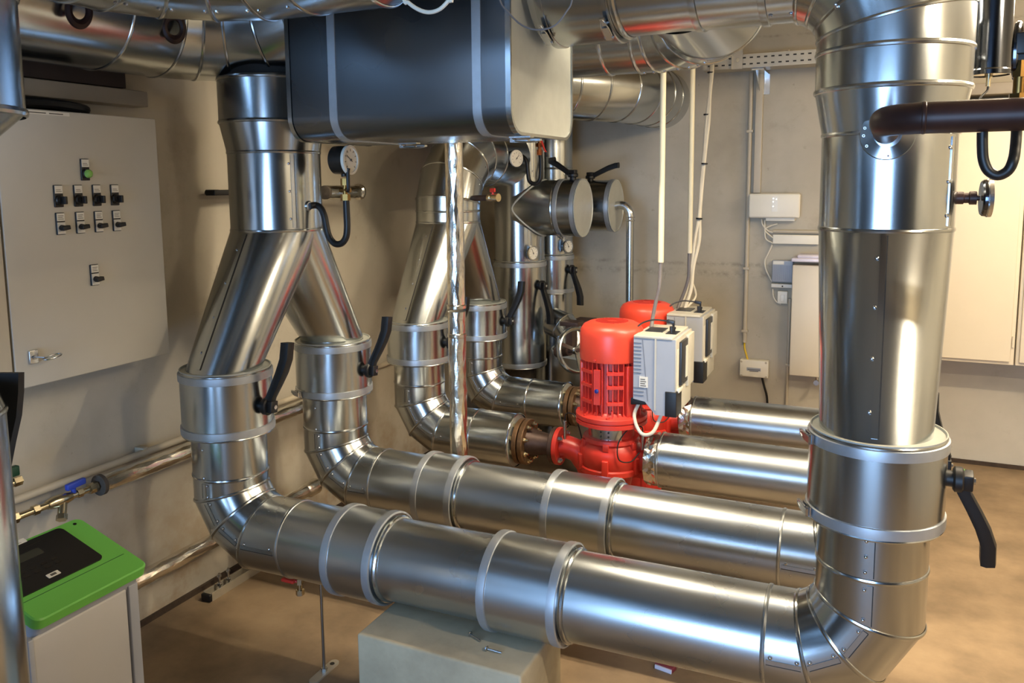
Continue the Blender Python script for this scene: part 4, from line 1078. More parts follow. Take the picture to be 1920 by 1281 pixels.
# right riser dial thermometer seen edge-on
t = thing('dial_thermometer', 'steel dial thermometer seen edge-on, on the right riser side', 'thermometer', (.16, 2.4, 1.6))
mb = MB(); mb.lathe([(.016, 0), (.016, .02), (.013, .022), (.013, .032), (.017, .034), (.017, .05)], (.155, 2.4, 1.6), (1, 0, 0), 20, True, True); mb.cyl((.2, 2.4, 1.6), (.212, 2.4, 1.6), .007, n=12); mb.build('stem', 'brownpipe', t)
gauge_dial(t, (.232, 2.4, 1.6), (1, .06, 0), .047, .018, 'dark_steel', 1.0, False)

# ------------------------------------------------------------------ left wall
CXF = -2.25
a = at(40, 204, x=CXF); b = at(305, 440, x=CXF); zt, zb_ = 1.873, 1.070
t = thing('wall_cabinet', 'large grey control cabinet on the left wall with ten switches on its door', 'cabinet', (-2.37, 1.6, zb_))
y0, y1 = 1.05, 2.052
mb = MB(); mb.box((-2.499, y0 + .004, zb_ + .004), (CXF - .016, y1 - .004, zt - .004), .004); mb.build('cabinet_body', 'greycab', t)
yd = 1.497
mb = MB(); mb.box((CXF - .014, yd, zb_), (CXF, y1, zt), .004); dr = mb.build('door', 'greycab', t)
mb = MB(); mb.box((CXF - .014, y0, zb_), (CXF, yd - .006, zt), .004); mb.build('door', 'greycab', t)
mb = MB(); mb.box((CXF, at(55, 210, x=CXF).y - .05, zt - .014), (CXF + .0012, at(130, 218, x=CXF).y, zt - .004)); tl = mb.build('label_strip', 'labelw', dr)
mb = MB(); yy = at(40, 215, x=CXF).y; mb.box((CXF + .0012, yy, zt - .011), (CXF + .0018, yy + .075, zt - .008)); mb.box((CXF + .0012, yy + .085, zt - .011), (CXF + .0018, yy + .13, zt - .008)); mb.build('strip_print', 'ink', tl)
def plate(nm, y, z, kind):
    w_, h_ = .0145, .033
    mb = MB(); mb.box((CXF, y - w_, z - h_), (CXF + .006, y + w_, z + h_), .002); p = mb.build(nm, 'panelblack', dr)
    mb = MB(); mb.box((CXF + .006, y - w_ + .002, z + .008), (CXF + .007, y + w_ - .002, z + h_ - .002)); lb = mb.build('label_plate', 'labelw', p)
    mb = MB()
    for k in range(2 if kind != 'sel' else 3): mb.box((CXF + .007, y - .009, z + .013 + k * .005), (CXF + .0074, y + .009 - .003 * (k % 2), z + .0145 + k * .005))
    mb.build('label_print', 'ink', p)
    c = (CXF + .006, y, z - .0125)
    if kind == 'lamp':
        mb = MB(); mb.lathe([(.015, 0), (.015, .008), (.0135, .01)], c, (1, 0, 0), 24, True, True); mb.build('bezel', 'black', p)
        mb = MB(); mb.lathe([(.0132, .009), (.0125, .016), (.008, .021), (.0005, .0225)], c, (1, 0, 0), 24, True, True); mb.build('green_lens', 'lamp_green', p)
    elif kind == 'knob':
        mb = MB(); mb.lathe([(.0155, 0), (.0155, .007), (.0135, .010), (.011, .010)], c, (1, 0, 0), 24, True, True); mb.build('bezel', 'gaugecase', p)
        mb = MB(); mb.lathe([(.011, .009), (.010, .014)], c, (1, 0, 0), 20, True, True); mb.obox(V(c) + V((.022, 0, .0)), V((.010, 0, 0)), V((0, .0045, 0)), V((0, 0, .0115)), .002); mb.build('knob', 'black', p)
    else:
        mb = MB(); mb.box((CXF + .006, y - w_ + .002, z - h_ + .002), (CXF + .0075, y + w_ - .002, z + .004)); mb.build('switch_plate', 'labelw', p)
        mb = MB(); mb.lathe([(.009, 0), (.008, .012)], c, (1, 0, 0), 16, True, True); mb.obox(V(c) + V((.018, 0, 0)), V((.008, 0, 0)), V((0, .0125, .002)), V((0, -.001, .0062)), .002); mb.build('knob', 'black', p)
ys = (1.671, 1.737, 1.802, 1.868)
plate('indicator_lamp', 1.767, 1.701, 'lamp')
for y in ys: plate('selector_switch', y, 1.622, 'knob')
for y in ys: plate('rotary_switch', y, 1.540, 'sel')
plate('rotary_switch', 1.774, 1.375, 'sel')
q = V((CXF, 1.552, 1.158))
mb = MB(); mb.box((CXF, 1.538, 1.138), (CXF + .008, 1.566, 1.178), .002); lk = mb.build('lock_plate', 'zinc', dr)
mb = MB(); mb.cyl(q, q + V((.014, 0, 0)), .007, n=14); mb.cyl(q + V((.01, 0, 0)), q + V((.035, .012, -.002)), .0025, n=8)
mb.tube([q + V((.045, .03, -.002)) + V((.016 * math.cos(2 * PI * k / 20), .027 * math.sin(2 * PI * k / 20), .004 * math.sin(2 * PI * k / 20))) for k in range(21)], .0025, 8, cap=False); mb.build('key_ring', 'zinc', lk)
# trunking above the cabinet, recess, dark bundle
p0 = at(277, 172, x=-2.42); p1 = at(277, 201, x=-2.42)
mb = MB(); mb.box((-2.499, .3, p1.z), (-2.42, p0.y, p0.z), .004); tag(mb.build('cable_duct', 'trunk', loc=(-2.46, 1.2, p0.z)), 'grey cable duct along the left wall above the wall cabinet', 'duct')
q0 = at(237, 165, x=-2.44); mb = MB(); mb.box((-2.499, .4, q0.z - .002), (-2.44, q0.y, q0.z + .07), .003); tag(mb.build('wall_recess_box', 'darkwood', loc=(-2.47, 1.2, q0.z)), 'dark brown box in place of the recess on the left wall just above the cable duct', 'recess')  # solid dark box stands in for the dark recess
t = thing('cable_bundle', 'black cables lying on top of the wall cabinet', 'cable', (-2.36, 1.7, 1.875))
for k in range(5):
    mb = MB(); xx = -2.44 + .032 * k; zz = 1.888 + .006 * (k % 2)
    mb.tube([(xx, 1.3, zz), (xx + .01, 1.55, zz + .005), (xx - .005, 1.72, zz + .012), (xx + .01, 1.86 - .01 * k, zz + .004), (xx - .02, 1.93 - .02 * k, zz - .003)], .013, 10); mb.build('cable', 'black', t)
# wall valve stub wrapped in foil behind the gauge
t = thing('foil_pipe', 'short foil wrapped pipe stub leaving the left wall, behind the pressure gauge', 'pipe', (-2.4, 2.95, 1.6))
p0 = at(612, 361, x=-2.36); p1 = at(672, 360, x=-2.36)
mb = MB(); mb.crumple(p0, p1, .032, 22, .025, .0010); mb.build('foil_wrap', 'foil', t, 6)
mb = MB(); mb.lathe([(.032, 0), (.04, .008), (.04, .02), (.03, .03), (.012, .03)], p1 - V((0, .012, 0)), (0, 1, 0), 20, True, True); mb.build('elbow_end', 'foil', t)
mb = MB(); mb.lathe([(.022, 0), (.032, .004), (.032, .018)], p0 - V((0, .02, 0)), (0, 1, 0), 20, True, True); mb.build('insulation_end', 'insul', t)
mb = MB(); mb.tube([p1 + V((0, .01, 0)), p1 + V((-.06, .03, 0)), (-2.5, p1.y + .04, p1.z)], .026, 14); mb.build('wall_elbow', 'foil', t)
p = at(409, 361, x=-2.44); mb = MB(); mb.box((p.x - .04, p.y - .03, p.z - .012), (p.x + .01, p.y + .16, p.z + .010), .004); mb.cyl((-2.5, p.y, p.z), (p.x, p.y, p.z), .012, n=10)
tag(mb.build('wall_bracket', 'black', loc=p), 'small black bracket on the left wall, left of the breeches collar', 'bracket')
# bare pipe, foil pipe with blue valve
t = thing('wall_pipe', 'thin bare grey pipe running the length of the left wall', 'pipe', (-2.46, 2.5, .67))
mb = MB(); mb.cyl((-2.458, .6, .672), (-2.458, 5.3, .672), .013, n=18); mb.build('pipe_shell', 'greyconduit', t)
for y in (1.0, 2.1, 3.3, 4.4):
    mb = MB(); mb.box((-2.5, y - .012, .655), (-2.455, y + .012, .69), .003); mb.build('pipe_clip', 'greyconduit', t)
FX, FZ = -2.40, .640
t = thing('foil_pipe', 'foil wrapped pipe on the left wall with a blue handled brass valve', 'pipe', (FX, 2.2, FZ))
for yy in (1.45, 2.45, 3.15):
    mb = MB(); mb.box((-2.5, yy - .012, FZ - .034), (FX + .0, yy + .012, FZ - .028), .002); mb.build('pipe_clip', 'zinc', t)
ya = at(190, 905, x=FX).y
mb = MB(); mb.crumple((FX, ya, FZ), (FX, 3.25, FZ), .030, 22, .035, .0009); mb.build('foil_wrap', 'foil', t, 6)
mb = MB(); mb.lathe([(.012, 0), (.036, .002), (.036, .016), (.03, .018)], (FX, ya - .014, FZ), (0, 1, 0), 24, True); mb.build('insulation_end', 'insul', t)
mb = MB(); mb.cyl((FX, 1.2, FZ - .002), (FX, ya, FZ), .011, n=16)
for f, r, l in ((.02, .018, .03), (.075, .015, .02), (.23, .016, .02), (.30, .018, .022)): mb.hexn((FX, ya - f - l, FZ), (0, 1, 0), r, l)
mb.lathe([(.015, 0), (.02, .02), (.02, .06), (.015, .085)], (FX, ya - .2, FZ), (0, 1, 0), 20, True, True)
q = V((FX, ya - .145, FZ)); mb.cyl(q, q + V((.03, -.03, -.045)), .014, n=18); mb.hexn(q + V((.026, -.026, -.038)), (.5, -.5, -.75), .017, .018)
v = mb.build('brass_valve', 'nickel', t)
q = V((FX, ya - .105, FZ)); mb = MB(); mb.cyl(q, q + V((.0, 0, .03)), .008, n=12); mb.obox(q + V((.004, .006, .036)), V((.009, 0, 0)), V((0, .034, .002)), V((0, 0, .0105)), .004); mb.build('blue_handle', 'blue', v)
q = at(24, 905, x=-2.40); mb = MB(); mb.cyl(q + V((0, -.1, 0)), q + V((0, .025, -.003)), .012, n=14); mb.hexn(q + V((0, .0, 0)), (0, 1, 0), .016, .025); mb.cyl(q + V((0, -.1, 0)), V((-2.5, q.y - .1, q.z)), .012, n=12)
t = thing('ball_valve', 'brass tap with a dark green handle, cropped behind the left foreground pipe', 'valve', q); mb.build('valve_body', 'nickel', t)
mb = MB(); mb.obox(q + V((0, -.01, .034)), V((.01, 0, 0)), V((0, .03, 0)), V((0, 0, .016)), .004); mb.cyl(q + V((0, -.01, 0)), q + V((0, -.01, .03)), .007, n=10); mb.build('green_handle', 'darkgreen', t)
# low foil pipe
LX, LZ = -2.42, .225
t = thing('foil_pipe', 'foil wrapped pipe low on the left wall, near the floor', 'pipe', (LX, 2.2, LZ))
ye = at(583, 916, x=LX).y
mb = MB(); mb.crumple((LX, .8, LZ), (LX, ye, LZ), .030, 22, .035, .0009); mb.build('foil_wrap', 'foil', t, 6)
mb = MB(); mb.lathe([(.03, 0), (.038, .02), (.038, .075), (.03, .085), (.012, .085)], (LX, ye - .04, LZ), (0, 1, 0), 24, True, True); mb.build('foil_end', 'foil', t)
mb = MB(); mb.cyl((LX, ye, LZ), (LX, ye + .22, LZ), .012, n=14); mb.tube([(LX, ye + .2, LZ), (LX - .02, ye + .25, LZ), (-2.5, ye + .27, LZ)], .012, 12); mb.build('bare_end', 'greyconduit', t)
for yy in (1.4, 2.72):
    mb = MB(); mb.box((-2.5, yy - .012, LZ - .014), (LX - .025, yy + .012, LZ + .014), .002); mb.build('pipe_clip', 'zinc', t)
# channel offcut with bolts on the floor
t = thing('steel_channel', 'steel channel offcut with two bolts lying on the floor by the left wall', 'channel', (-2.40, 2.42, 0))
mb = MB(); mb.box((-2.43, 2.31, .0), (-2.385, 2.60, .006)); mb.box((-2.43, 2.31, .006), (-2.426, 2.60, .034)); mb.box((-2.389, 2.31, .006), (-2.385, 2.60, .034)); mb.build('channel_section', 'tray', t)
mb = MB(); mb.box((-2.431, 2.296, .0), (-2.384, 2.312, .030), .004); mb.build('end_cap', 'black', t)
for yy in (2.375, 2.425):
    mb = MB(); mb.cyl((-2.407, yy, .006), (-2.407, yy, .085), .0045, n=10); mb.hexn((-2.407, yy, .034), UP, .010, .009); mb.hexn((-2.407, yy, .07), UP, .009, .008); mb.build('bolt', 'zinc', t)

# ------------------------------------------------------------------ green unit
t = thing('treatment_unit', 'light grey floor unit with a green sloping lid and black keypad', 'unit', (-2.0, 1.39, 0))
x0, x1, y0, y1 = -2.18, -1.865, 1.215, 1.538
mb = MB(); mb.box((x0, y0, .02), (x1 - .012, y1 - .004, .54), .006); mb.build('housing', 'unitgrey', t)
mb = MB(); mb.box((x1 - .02, y0, .0), (x1, y0 + .014, .545), .003); mb.build('edge_post', 'unitframe', t)
mb = MB(); mb.box((x1 - .03, y1 - .03, .0), (x1 + .002, y1, .55), .003); mb.build('edge_post', 'unitframe', t)
mb = MB(); mb.box((x1 - .013, y0 + .012, .245), (x1 - .002, y1 - .034, .545), .006); mb.build('front_panel', 'unitgrey', t)
mb = MB(); mb.box((x1 - .013, y0 + .016, .02), (x1 - .010, y1 - .055, .24)); gr = mb.build('opening', 'panelblack', t)
mb = MB()
for k in range(7): mb.box((x1 - .011, y0 + .03, .05 + k * .026), (x1 - .008, y1 - .065, .058 + k * .026))
mb.build('grille_bars', 'darkplast', gr)
mb = MB(); mb.box((x1 - .014, y1 - .056, .02), (x1 - .006, y1 - .032, .25), .002); mb.build('inner_post', 'unitframe', t)
# sloping head: local frame  s along +x (down slope), q along y
hb = V((-2.115, 1.225, .690)); hs = V((.275, 0, -.092)); hq = V((0, .335, 0)); hn = hs.cross(hq).normalized(); hn = hn if hn.z > 0 else -hn
sx_ = hs.normalized(); L_ = hs.length; W_ = .335
def slab(mb, s0, s1, q0, q1, n0, n1, r=.02, taper=0.0, K=6):
    pts = []
    for cs, cq, a0 in ((s1 - r, q1 - r, 0), (s0 + r, q1 - r, PI / 2), (s0 + r, q0 + r, PI), (s1 - r, q0 + r, 1.5 * PI)):
        for k in range(K + 1):
            a = a0 + PI / 2 * k / K; pts.append((cs + r * math.cos(a), cq + r * math.sin(a)))
    ms, mq = (s0 + s1) / 2, (q0 + q1) / 2
    A = [hb + sx_ * p[0] + V((0, 1, 0)) * p[1] + hn * n0 for p in pts]
    B = [hb + sx_ * (ms + (p[0] - ms) * (1 - taper)) + V((0, 1, 0)) * (mq + (p[1] - mq) * (1 - taper)) + hn * n1 for p in pts]
    n = len(pts); mb.add(A + B, [tuple(range(n))[::-1], tuple(n + k for k in range(n))] + [(k, (k + 1) % n, n + (k + 1) % n, n + k) for k in range(n)])
mb = MB(); slab(mb, .012, L_ - .012, .012, W_ - .012, -.075, -.028, .02); mb.build('head_base', 'unitframe', t, 25)
mb = MB(); slab(mb, 0, L_, 0, W_, -.03, -.004, .022); slab(mb, 0, L_, 0, W_, -.004, .0, .022, .02); ld = mb.build('lid', 'green', t, 25)
mb = MB(); slab(mb, .212, .2135, .015, W_ - .02, .0, .0004, .0006); mb.build('lid_groove', 'darkgreen', ld)
mb = MB(); slab(mb, .014, .196, -.0, .265, .0005, .004, .016); kp = mb.build('keypad_panel', 'panelblack', t, 25)
mb = MB(); slab(mb, .022, .027, .19, .20, .0, .001, .0024); mb.build('vent_hole', 'panelblack', ld) if False else None
mb = MB(); c_ = hb + sx_ * .022 + V((0, 1, 0)) * .305; mb.lathe([(.005, .0), (.005, .001)], c_, hn, 14, True, True); mb.build('vent_hole', 'panelblack', ld)
mb = MB(); slab(mb, .055, .083, .085, .168, .004, .0046, .003); mb.build('lcd_window', 'lcd', kp)
mb = MB(); slab(mb, .033, .0342, .03, .19, .004, .0045, .0005); slab(mb, .103, .1042, .055, .19, .004, .0045, .0005); mb.build('panel_lines', 'gaugecase', kp)
for r_ in range(2):
    for k in range(4):
        mb = MB(); slab(mb, .115 + r_ * .018, .123 + r_ * .018, .07 + k * .03, .088 + k * .03, .004, .0052, .003); mb.build('key', 'gaugecase', kp)
mb = MB(); slab(mb, .163, .179, .112, .146, .004, .0048, .002); bd = mb.build('sticker', 'labelw', kp)
mb = MB(); slab(mb, .167, .175, .121, .137, .0048, .0052, .001); mb.build('sticker_print', 'ink', bd)
mb = MB(); slab(mb, -.002, .016, .09, .165, .002, .0050, .002); st = mb.build('sticker', 'labelw', t)
mb = MB(); slab(mb, .004, .0065, .112, .135, .005, .0054, .0005); slab(mb, .011, .0122, .10, .15, .005, .0054, .0005); mb.build('sticker_print', 'ink', st)
mb = MB(); mb.box((x0 + .02, y0 + .02, .53), (x1 - .05, y1 - .03, .60)); mb.build('neck', 'darkplast', t)

# ------------------------------------------------------------------ under the front loop
t = thing('concrete_plinth', 'pale painted concrete plinth under the front low pipe', 'plinth', (-1.12, 2.03, 0))
mb = MB(); mb.box((-1.382, 1.888, 0), (-.848, 2.19, .322), .008); mb.build('plinth_block', 'plinth', t)
def loose_screw(p, d, lb):
    d = V(d).normalized(); p = V(p); mb = MB()
    mb.cyl(p, p + d * .042, .0028, n=10); mb.lathe([(.008, 0), (.0085, .0015), (.006, .003)], p - d * .004, d, 16, True, True); mb.hexn(p - d * .008, d, .0048, .005)
    tag(mb.build('loose_screw', 'zinc', loc=p), lb, 'screw', 'loose screws on the plinth')
q0 = at(883, 1190, z=.329); q1 = at(910, 1208, z=.325); loose_screw(q0, q1 - q0, 'loose screw on the plinth, the one nearer the pipe')
q0 = at(915, 1217, z=.329); q1 = at(950, 1227, z=.325); loose_screw(q0, q1 - q0, 'loose screw on the plinth, the one nearer the front edge')
t = thing('support_rod', 'thin steel support rod with a foot plate under the front low pipe', 'support', (-1.675, 2.1, 0))
mb = MB(); mb.cyl((-1.676, 2.1, .006), (-1.676, 2.1, .342), .0055, n=14); mb.build('rod', 'zinc', t)
mb = MB(); c0 = V((-1.676, 2.1, 0)); d = (at(630, 1245, z=0) - at(590, 1281, z=0)).normalized(); s_ = V((-d.y, d.x, 0))
pts = []
for k in range(9): a = -PI / 2 + PI * k / 8; pts.append(c0 + d * (.055 + .017 * math.cos(a)) + s_ * .017 * math.sin(a))
for k in range(9): a = PI / 2 + PI * k / 8; pts.append(c0 + d * (-.055 + .017 * math.cos(a)) + s_ * .017 * math.sin(a))
mb.prism(pts, (0, 0, .0), (0, 0, .006)); fp = mb.build('foot_plate', 'tray', t)
mb = MB(); mb.hexn(c0 + V((0, 0, .006)), UP, .011, .011); mb.build('foot_nut', 'zinc', fp)
mb = MB(); mb.lathe([(.008, 0), (.008, .0015)], c0 + d * .045 + V((0, 0, .006)), UP, 14, True, True); mb.build('bolt_hole', 'darkline', fp)
t = thing('drain_cock', 'small drain cock with a red handle under the front low pipe', 'valve', (-1.76, 2.1, .3))
mb = MB(); p = V((-1.765, 2.1, 0)); mb.cyl(p + V((0, 0, .268)), p + V((0, 0, .345)), .010, n=14); mb.hexn(p + V((0, 0, .262)), UP, .015, .018); mb.hexn(p + V((0, 0, .30)), UP, .013, .02); v = mb.build('cock_body', 'nickel', t)
mb = MB(); mb.obox(p + V((-.036, -.015, .312)), V((.026, .0, 0)), V((0, .008, 0)), V((0, 0, .006)), .003); mb.cyl(p + V((0, 0, .308)), p + V((-.02, -.012, .311)), .005, n=8); mb.build('red_handle', 'redplast', v)
p = at(1248, 1254, z=0); mb = MB(); mb.obox(p + V((0, 0, .009)), V((.032, -.006, 0)), V((.004, .014, 0)), V((0, 0, .009)), .002); t = thing('tile_fragment', 'small dark red and pale fragment lying on the floor below the front pipe', 'fragment', p); mb.build('red_piece', 'pinkfrag', t)
mb = MB(); mb.obox(p + V((-.004, -.017, .007)), V((.03, -.006, 0)), V((.0005, .003, 0)), V((0, 0, .007)), .001); mb.build('pale_edge', 'lilac', t)

# ------------------------------------------------------------------ back wall
t = thing('wall_cabinet', 'tall cream cabinet on the back wall, right of the tapered riser', 'cabinet', (.32, 5.15, .65))
def cab(t, xa, xb, z0, z1, yf):
    mb = MB(); mb.box((xa, yf + .02, z0), (xb, 5.299, z1), .004); mb.build('cabinet_body', 'cream', t)
    mb = MB(); mb.box((xa + .015, yf, z0 + .02), (xb - .02, yf + .021, z1 - .015), .004); d = mb.build('door', 'cream', t)
    mb = MB(); mb.cyl((xb - .01, yf + .01, z0 + .1), (xb - .01, yf + .01, z0 + .16), .006, n=10); mb.build('hinge', 'cream', d); return d
cab(t, .03, .648, .654, 2.054, 5.0)
t = thing('wall_cabinet', 'second cream cabinet at the right frame edge, only its left strip visible', 'cabinet', (.97, 5.15, .65)); cab(t, .655, 1.28, .654, 2.054, 5.0)
mb = MB(); mb.box((.0, 5.08, 2.09), (1.3, 5.3, 2.15), .004); tag(mb.build('cable_duct', 'trunk', loc=(.5, 5.2, 2.1)), 'grey cable duct on the back wall above the cream cabinets', 'duct')
YB = 5.299
def wbox(mb, px0, py0, px1, py1, d, bev=.004, y=YB):
    a = at(px0, py0, y=y - d); b = at(px1, py1, y=y - d); mb.box((a.x, y - d, b.z), (b.x, y, a.z), bev); return a, b
t = thing('network_router', 'flat white router box high on the back wall, loose cables below', 'router', at(1452, 385, y=YB))
mb = MB(); a = at(1405, 363, y=5.24); b = at(1500, 409, y=5.24); mb.box((a.x, 5.215, b.z), (b.x, 5.245, a.z), .012); sh = mb.build('router_shell', 'white', t)
mb = MB(); mb.box((a.x + .1, 5.245, b.z - .02), (b.x - .03, 5.299, b.z + .05), .004); mb.build('wall_mount', 'white', t)
c = at(1451, 384, y=5.214); mb = MB(); mb.box((c.x - .012, 5.2135, c.z - .042), (c.x + .022, 5.2155, c.z + .05)); pn = mb.build('indicator_window', 'dial', sh)
mb = MB()
for dx, dz in ((-.008, .038), (.010, .034), (-.008, .018), (-.008, -.01)): mb.lathe([(.003, 0), (.003, .001)], (c.x + dx + .004, 5.2135, c.z + dz), F_, 10, True, True)
mb.build('led', 'led', pn)
for k, pp in enumerate((((1428, 411), (1430, 422), (1440, 433), (1449, 436)), ((1434, 413), (1434, 432), (1436, 448), (1449, 456)), ((1458, 420), (1444, 424), (1434, 432), (1449, 446)))):
    mb = MB(); mb.tube([at(px, py, y=5.27) for px, py in pp], .0045, 8); mb.build('network_cable', 'cablewhite', t)
t = thing('cable_cover', 'white cover strip on the back wall below the router', 'cover', at(1487, 450, y=YB))
mb = MB(); wbox(mb, 1449, 440, 1535, 459, .035); mb.build('cover_shell', 'white', t)
mb = MB(); a = at(1449, 434, y=5.27); mb.cyl((a.x, 5.275, a.z), (a.x + .42, 5.275, a.z), .011, n=14); mb.build('conduit_pipe', 'greyconduit', t)
mb = MB(); mb.tube([at(px, py, y=5.28) for px, py in ((1448, 459), (1440, 476), (1434, 490), (1436, 505), (1443, 520), (1448, 528))], .005, 8); mb.build('cable', 'cablewhite', t)
t = thing('wall_controller', 'small grey wall device with a white lower strip, left of the narrow white box', 'controller', at(1467, 515, y=YB))
mb = MB(); a, b = wbox(mb, 1448, 488, 1486, 530, .05, .006); sh = mb.build('device_shell', 'greyplast', t)
mb = MB(); 
for k in range(16): mb.box((a.x + .012 + k * .0068, 5.2478, b.z + .01), (a.x + .0135 + k * .0068, 5.2495, a.z - .03))
mb.build('shell_grooves', 'groove', sh)
mb = MB(); mb.box((a.x + .004, 5.247, a.z - .026), (a.x + .07, 5.2495, a.z - .004), .002); mb.build('device_label', 'labelw', sh)
mb = MB(); wbox(mb, 1446, 532, 1489, 541, .05, .004); st = mb.build('lower_strip', 'labelw', t)
c = at(1467, 537, y=5.248); mb = MB(); mb.lathe([(.005, 0), (.005, .001)], c, F_, 10, True, True); mb.build('strip_screw', 'darkline', st)
t = thing('wall_socket', 'small white wall switch below the grey wall device', 'switch', at(1467, 558, y=YB))
mb = MB(); wbox(mb, 1458, 546, 1476, 570, .03, .004); sh = mb.build('socket_box', 'white', t)
mb = MB(); wbox(mb, 1463, 553, 1470, 566, .036, .002); mb.build('rocker', 'dial', sh)
mb = MB(); mb.tube([at(px, py, y=5.28) for px, py in ((1449, 542), (1450, 556), (1456, 566), (1464, 570))], .004, 8); mb.build('cable', 'cablewhite', t)
t = thing('wall_cabinet', 'narrow cream wall box, partly hidden behind the tapered riser', 'cabinet', at(1510, 600, y=YB))
mb = MB(); wbox(mb, 1486, 497, 1566, 711, .14, .006); mb.build('box_body', 'cream', t)
mb = MB(); c = at(1531, 716, y=5.17); mb.lathe([(.012, 0), (.012, .02), (.016, .022), (.016, .035)], c, F_, 14, True, True); mb.cyl(c + V((0, .02, 0)), c + V((0, .02, .03)), .01, n=10); mb.build('cable_gland', 'zinc', t)
a = at(1484, 493, y=5.14); mb = MB(); mb.box((a.x, 5.12, a.z + .008), (a.x + .26, 5.28, a.z + .03), .006); mb.box((a.x + .03, 5.13, a.z + .028), (a.x + .24, 5.26, a.z + .05), .012)
tag(mb.build('plastic_film', 'lilac', loc=a), 'crumpled pale plastic film lying on the narrow cream wall box', 'film')
t = thing('junction_box', 'small cream junction box low on the back wall, yellow cable above it', 'junction box', at(1413, 690, y=YB))
mb = MB(); a, b = wbox(mb, 1387, 674, 1440, 710, .06, .006); bx0 = mb.build('box_body', 'white', t)
for px, py in ((1390, 678), (1436, 681), (1390, 704), (1436, 708)):
    mb = MB(); mb.lathe([(.007, 0), (.006, .002)], at(px, py, y=5.239), F_, 12, True, True); mb.build('corner_screw', 'greyconduit', bx0)
mb = MB(); wbox(mb, 1400, 689, 1426, 697, .0615, 0); lb = mb.build('box_label', 'greyplast', bx0)
mb = MB(); c0 = at(1402, 692, y=5.2365); mb.box((c0.x, 5.2365, c0.z - .004), (c0.x + .075, 5.2375, c0.z)); mb.box((c0.x + .01, 5.2365, c0.z - .014), (c0.x + .065, 5.2375, c0.z - .010)); mb.build('label_print', 'ink', lb)
mb = MB(); mb.tube([at(1396, 640, y=5.285), at(1396, 652, y=5.285), at(1399, 664, y=5.27), at(1402, 675, y=5.262)], .006, 8); mb.build('yellow_cable', 'cableyellow', t)
mb = MB(); mb.tube([at(1429, 709, y=5.265), at(1433, 725, y=5.27), at(1438, 745, y=5.28), at(1439, 775, y=5.285), at(1439, 800, y=5.285)], .007, 8); mb.build('black_cable', 'black', t)
def conduit(nm, lb, pa, pb, r, y, mat='greyconduit', clips=()):
    t = thing(nm, lb, 'conduit', (pa[0], y, pb[2]))
    mb = MB(); mb.cyl(pa, pb, r, n=18); mb.build('conduit_pipe', mat, t)
    for z in clips:
        mb = MB(); mb.box((pa[0] - r * 1.5, y - r * 1.1, z - .008), (pa[0] + r * 1.5, 5.3, z + .008), .002); mb.build('conduit_clip', mat, t)
    return t
a = at(1409, 140, y=5.28); conduit('wall_conduit', 'thin grey conduit on the back wall, left of the router', (a.x, 5.28, 2.3), (a.x, 5.28, at(1396, 642, y=5.28).z), .013, 5.28, clips=(1.95, 1.1, .7))
a = at(1414, 140, y=5.26); b = at(1430, 362, y=5.26)
mb = MB(); mb.box((a.x + .012, 5.262, b.z), (a.x + .055, 5.3, 2.30), .003); tag(mb.build('cable_duct', 'greyconduit', loc=(a.x, 5.28, 1.7)), 'flat beige cable duct on the back wall running down to the router', 'duct')
a = at(1481, 560, y=5.285); conduit('wall_conduit', 'thin grey conduit between the wall switch and the floor', (a.x, 5.285, a.z), (a.x, 5.285, .12), .009, 5.285, clips=(.5,))
# perforated tray
t = thing('cable_tray', 'perforated steel cable tray under the ceiling at the back wall', 'cable tray', (-.4, 5.1, 2.3))
zt0, zt1 = 2.30, 2.378; yt = 5.02
mb = MB(); xa, xb = at(1318, 120, y=yt).x, .1
mb.box((xa, yt, zt0), (xb, yt + .003, zt1)); mb.box((xa, yt + .003, zt0), (xb, 5.18, zt0 + .003)); mb.box((xa, 5.177, zt0 + .003), (xb, 5.18, zt1)); tr_ = mb.build('tray_channel', 'tray', t)
for k in range(26):
    x = xa + .03 + k * .04
    for z in (zt0 + .022, zt0 + .058):
        if x > -.28: continue
        mb = MB(); mb.box((x, yt - .0015, z - .004), (x + .018, yt + .001, z + .004)); mb.build('slot', 'darkline', tr_)
mb = MB(); c = at(1372, 118, y=yt - .01); mb.box((c.x, yt - .03, zt0 - .005), (c.x + .004, yt, zt1 + .06)); mb.box((c.x, yt - .012, zt0 - .005), (c.x + .062, yt - .008, zt1 + .06)); cl = mb.build('joint_plate', 'tray', t)
mb = MB(); mb.hexn((c.x + .035, yt - .012, zt0 + .045), F_, .012, .008); mb.build('plate_bolt', 'zinc', cl)
mb = MB(); c = at(1416, 133, y=5.2); mb.box((c.x, 5.05, zt0 - .012), (c.x + .07, 5.299, zt0 - .002)); mb.box((c.x + .02, 5.294, zt0 - .13), (c.x + .075, 5.299, zt0 - .01)); mb.prism([V((c.x + .018, 5.08, zt0 - .012)), V((c.x + .018, 5.298, zt0 - .012)), V((c.x + .018, 5.298, zt0 - .13))], (0, 0, 0), (.004, 0, 0)); mb.build('wall_bracket', 'zinc', t)
mb = MB()
for k in range(5): mb.tube([(xa + .05, 5.08 + k * .016, zt0 + .03), (-.6, 5.09 + k * .014, zt0 + .085 + .004 * k), (-.5, 5.08 + k * .016, zt0 + .075), (.08, 5.08 + k * .016, zt0 + .03)], .006, 8)
mb.build('tray_cables', 'cablewhite', t)
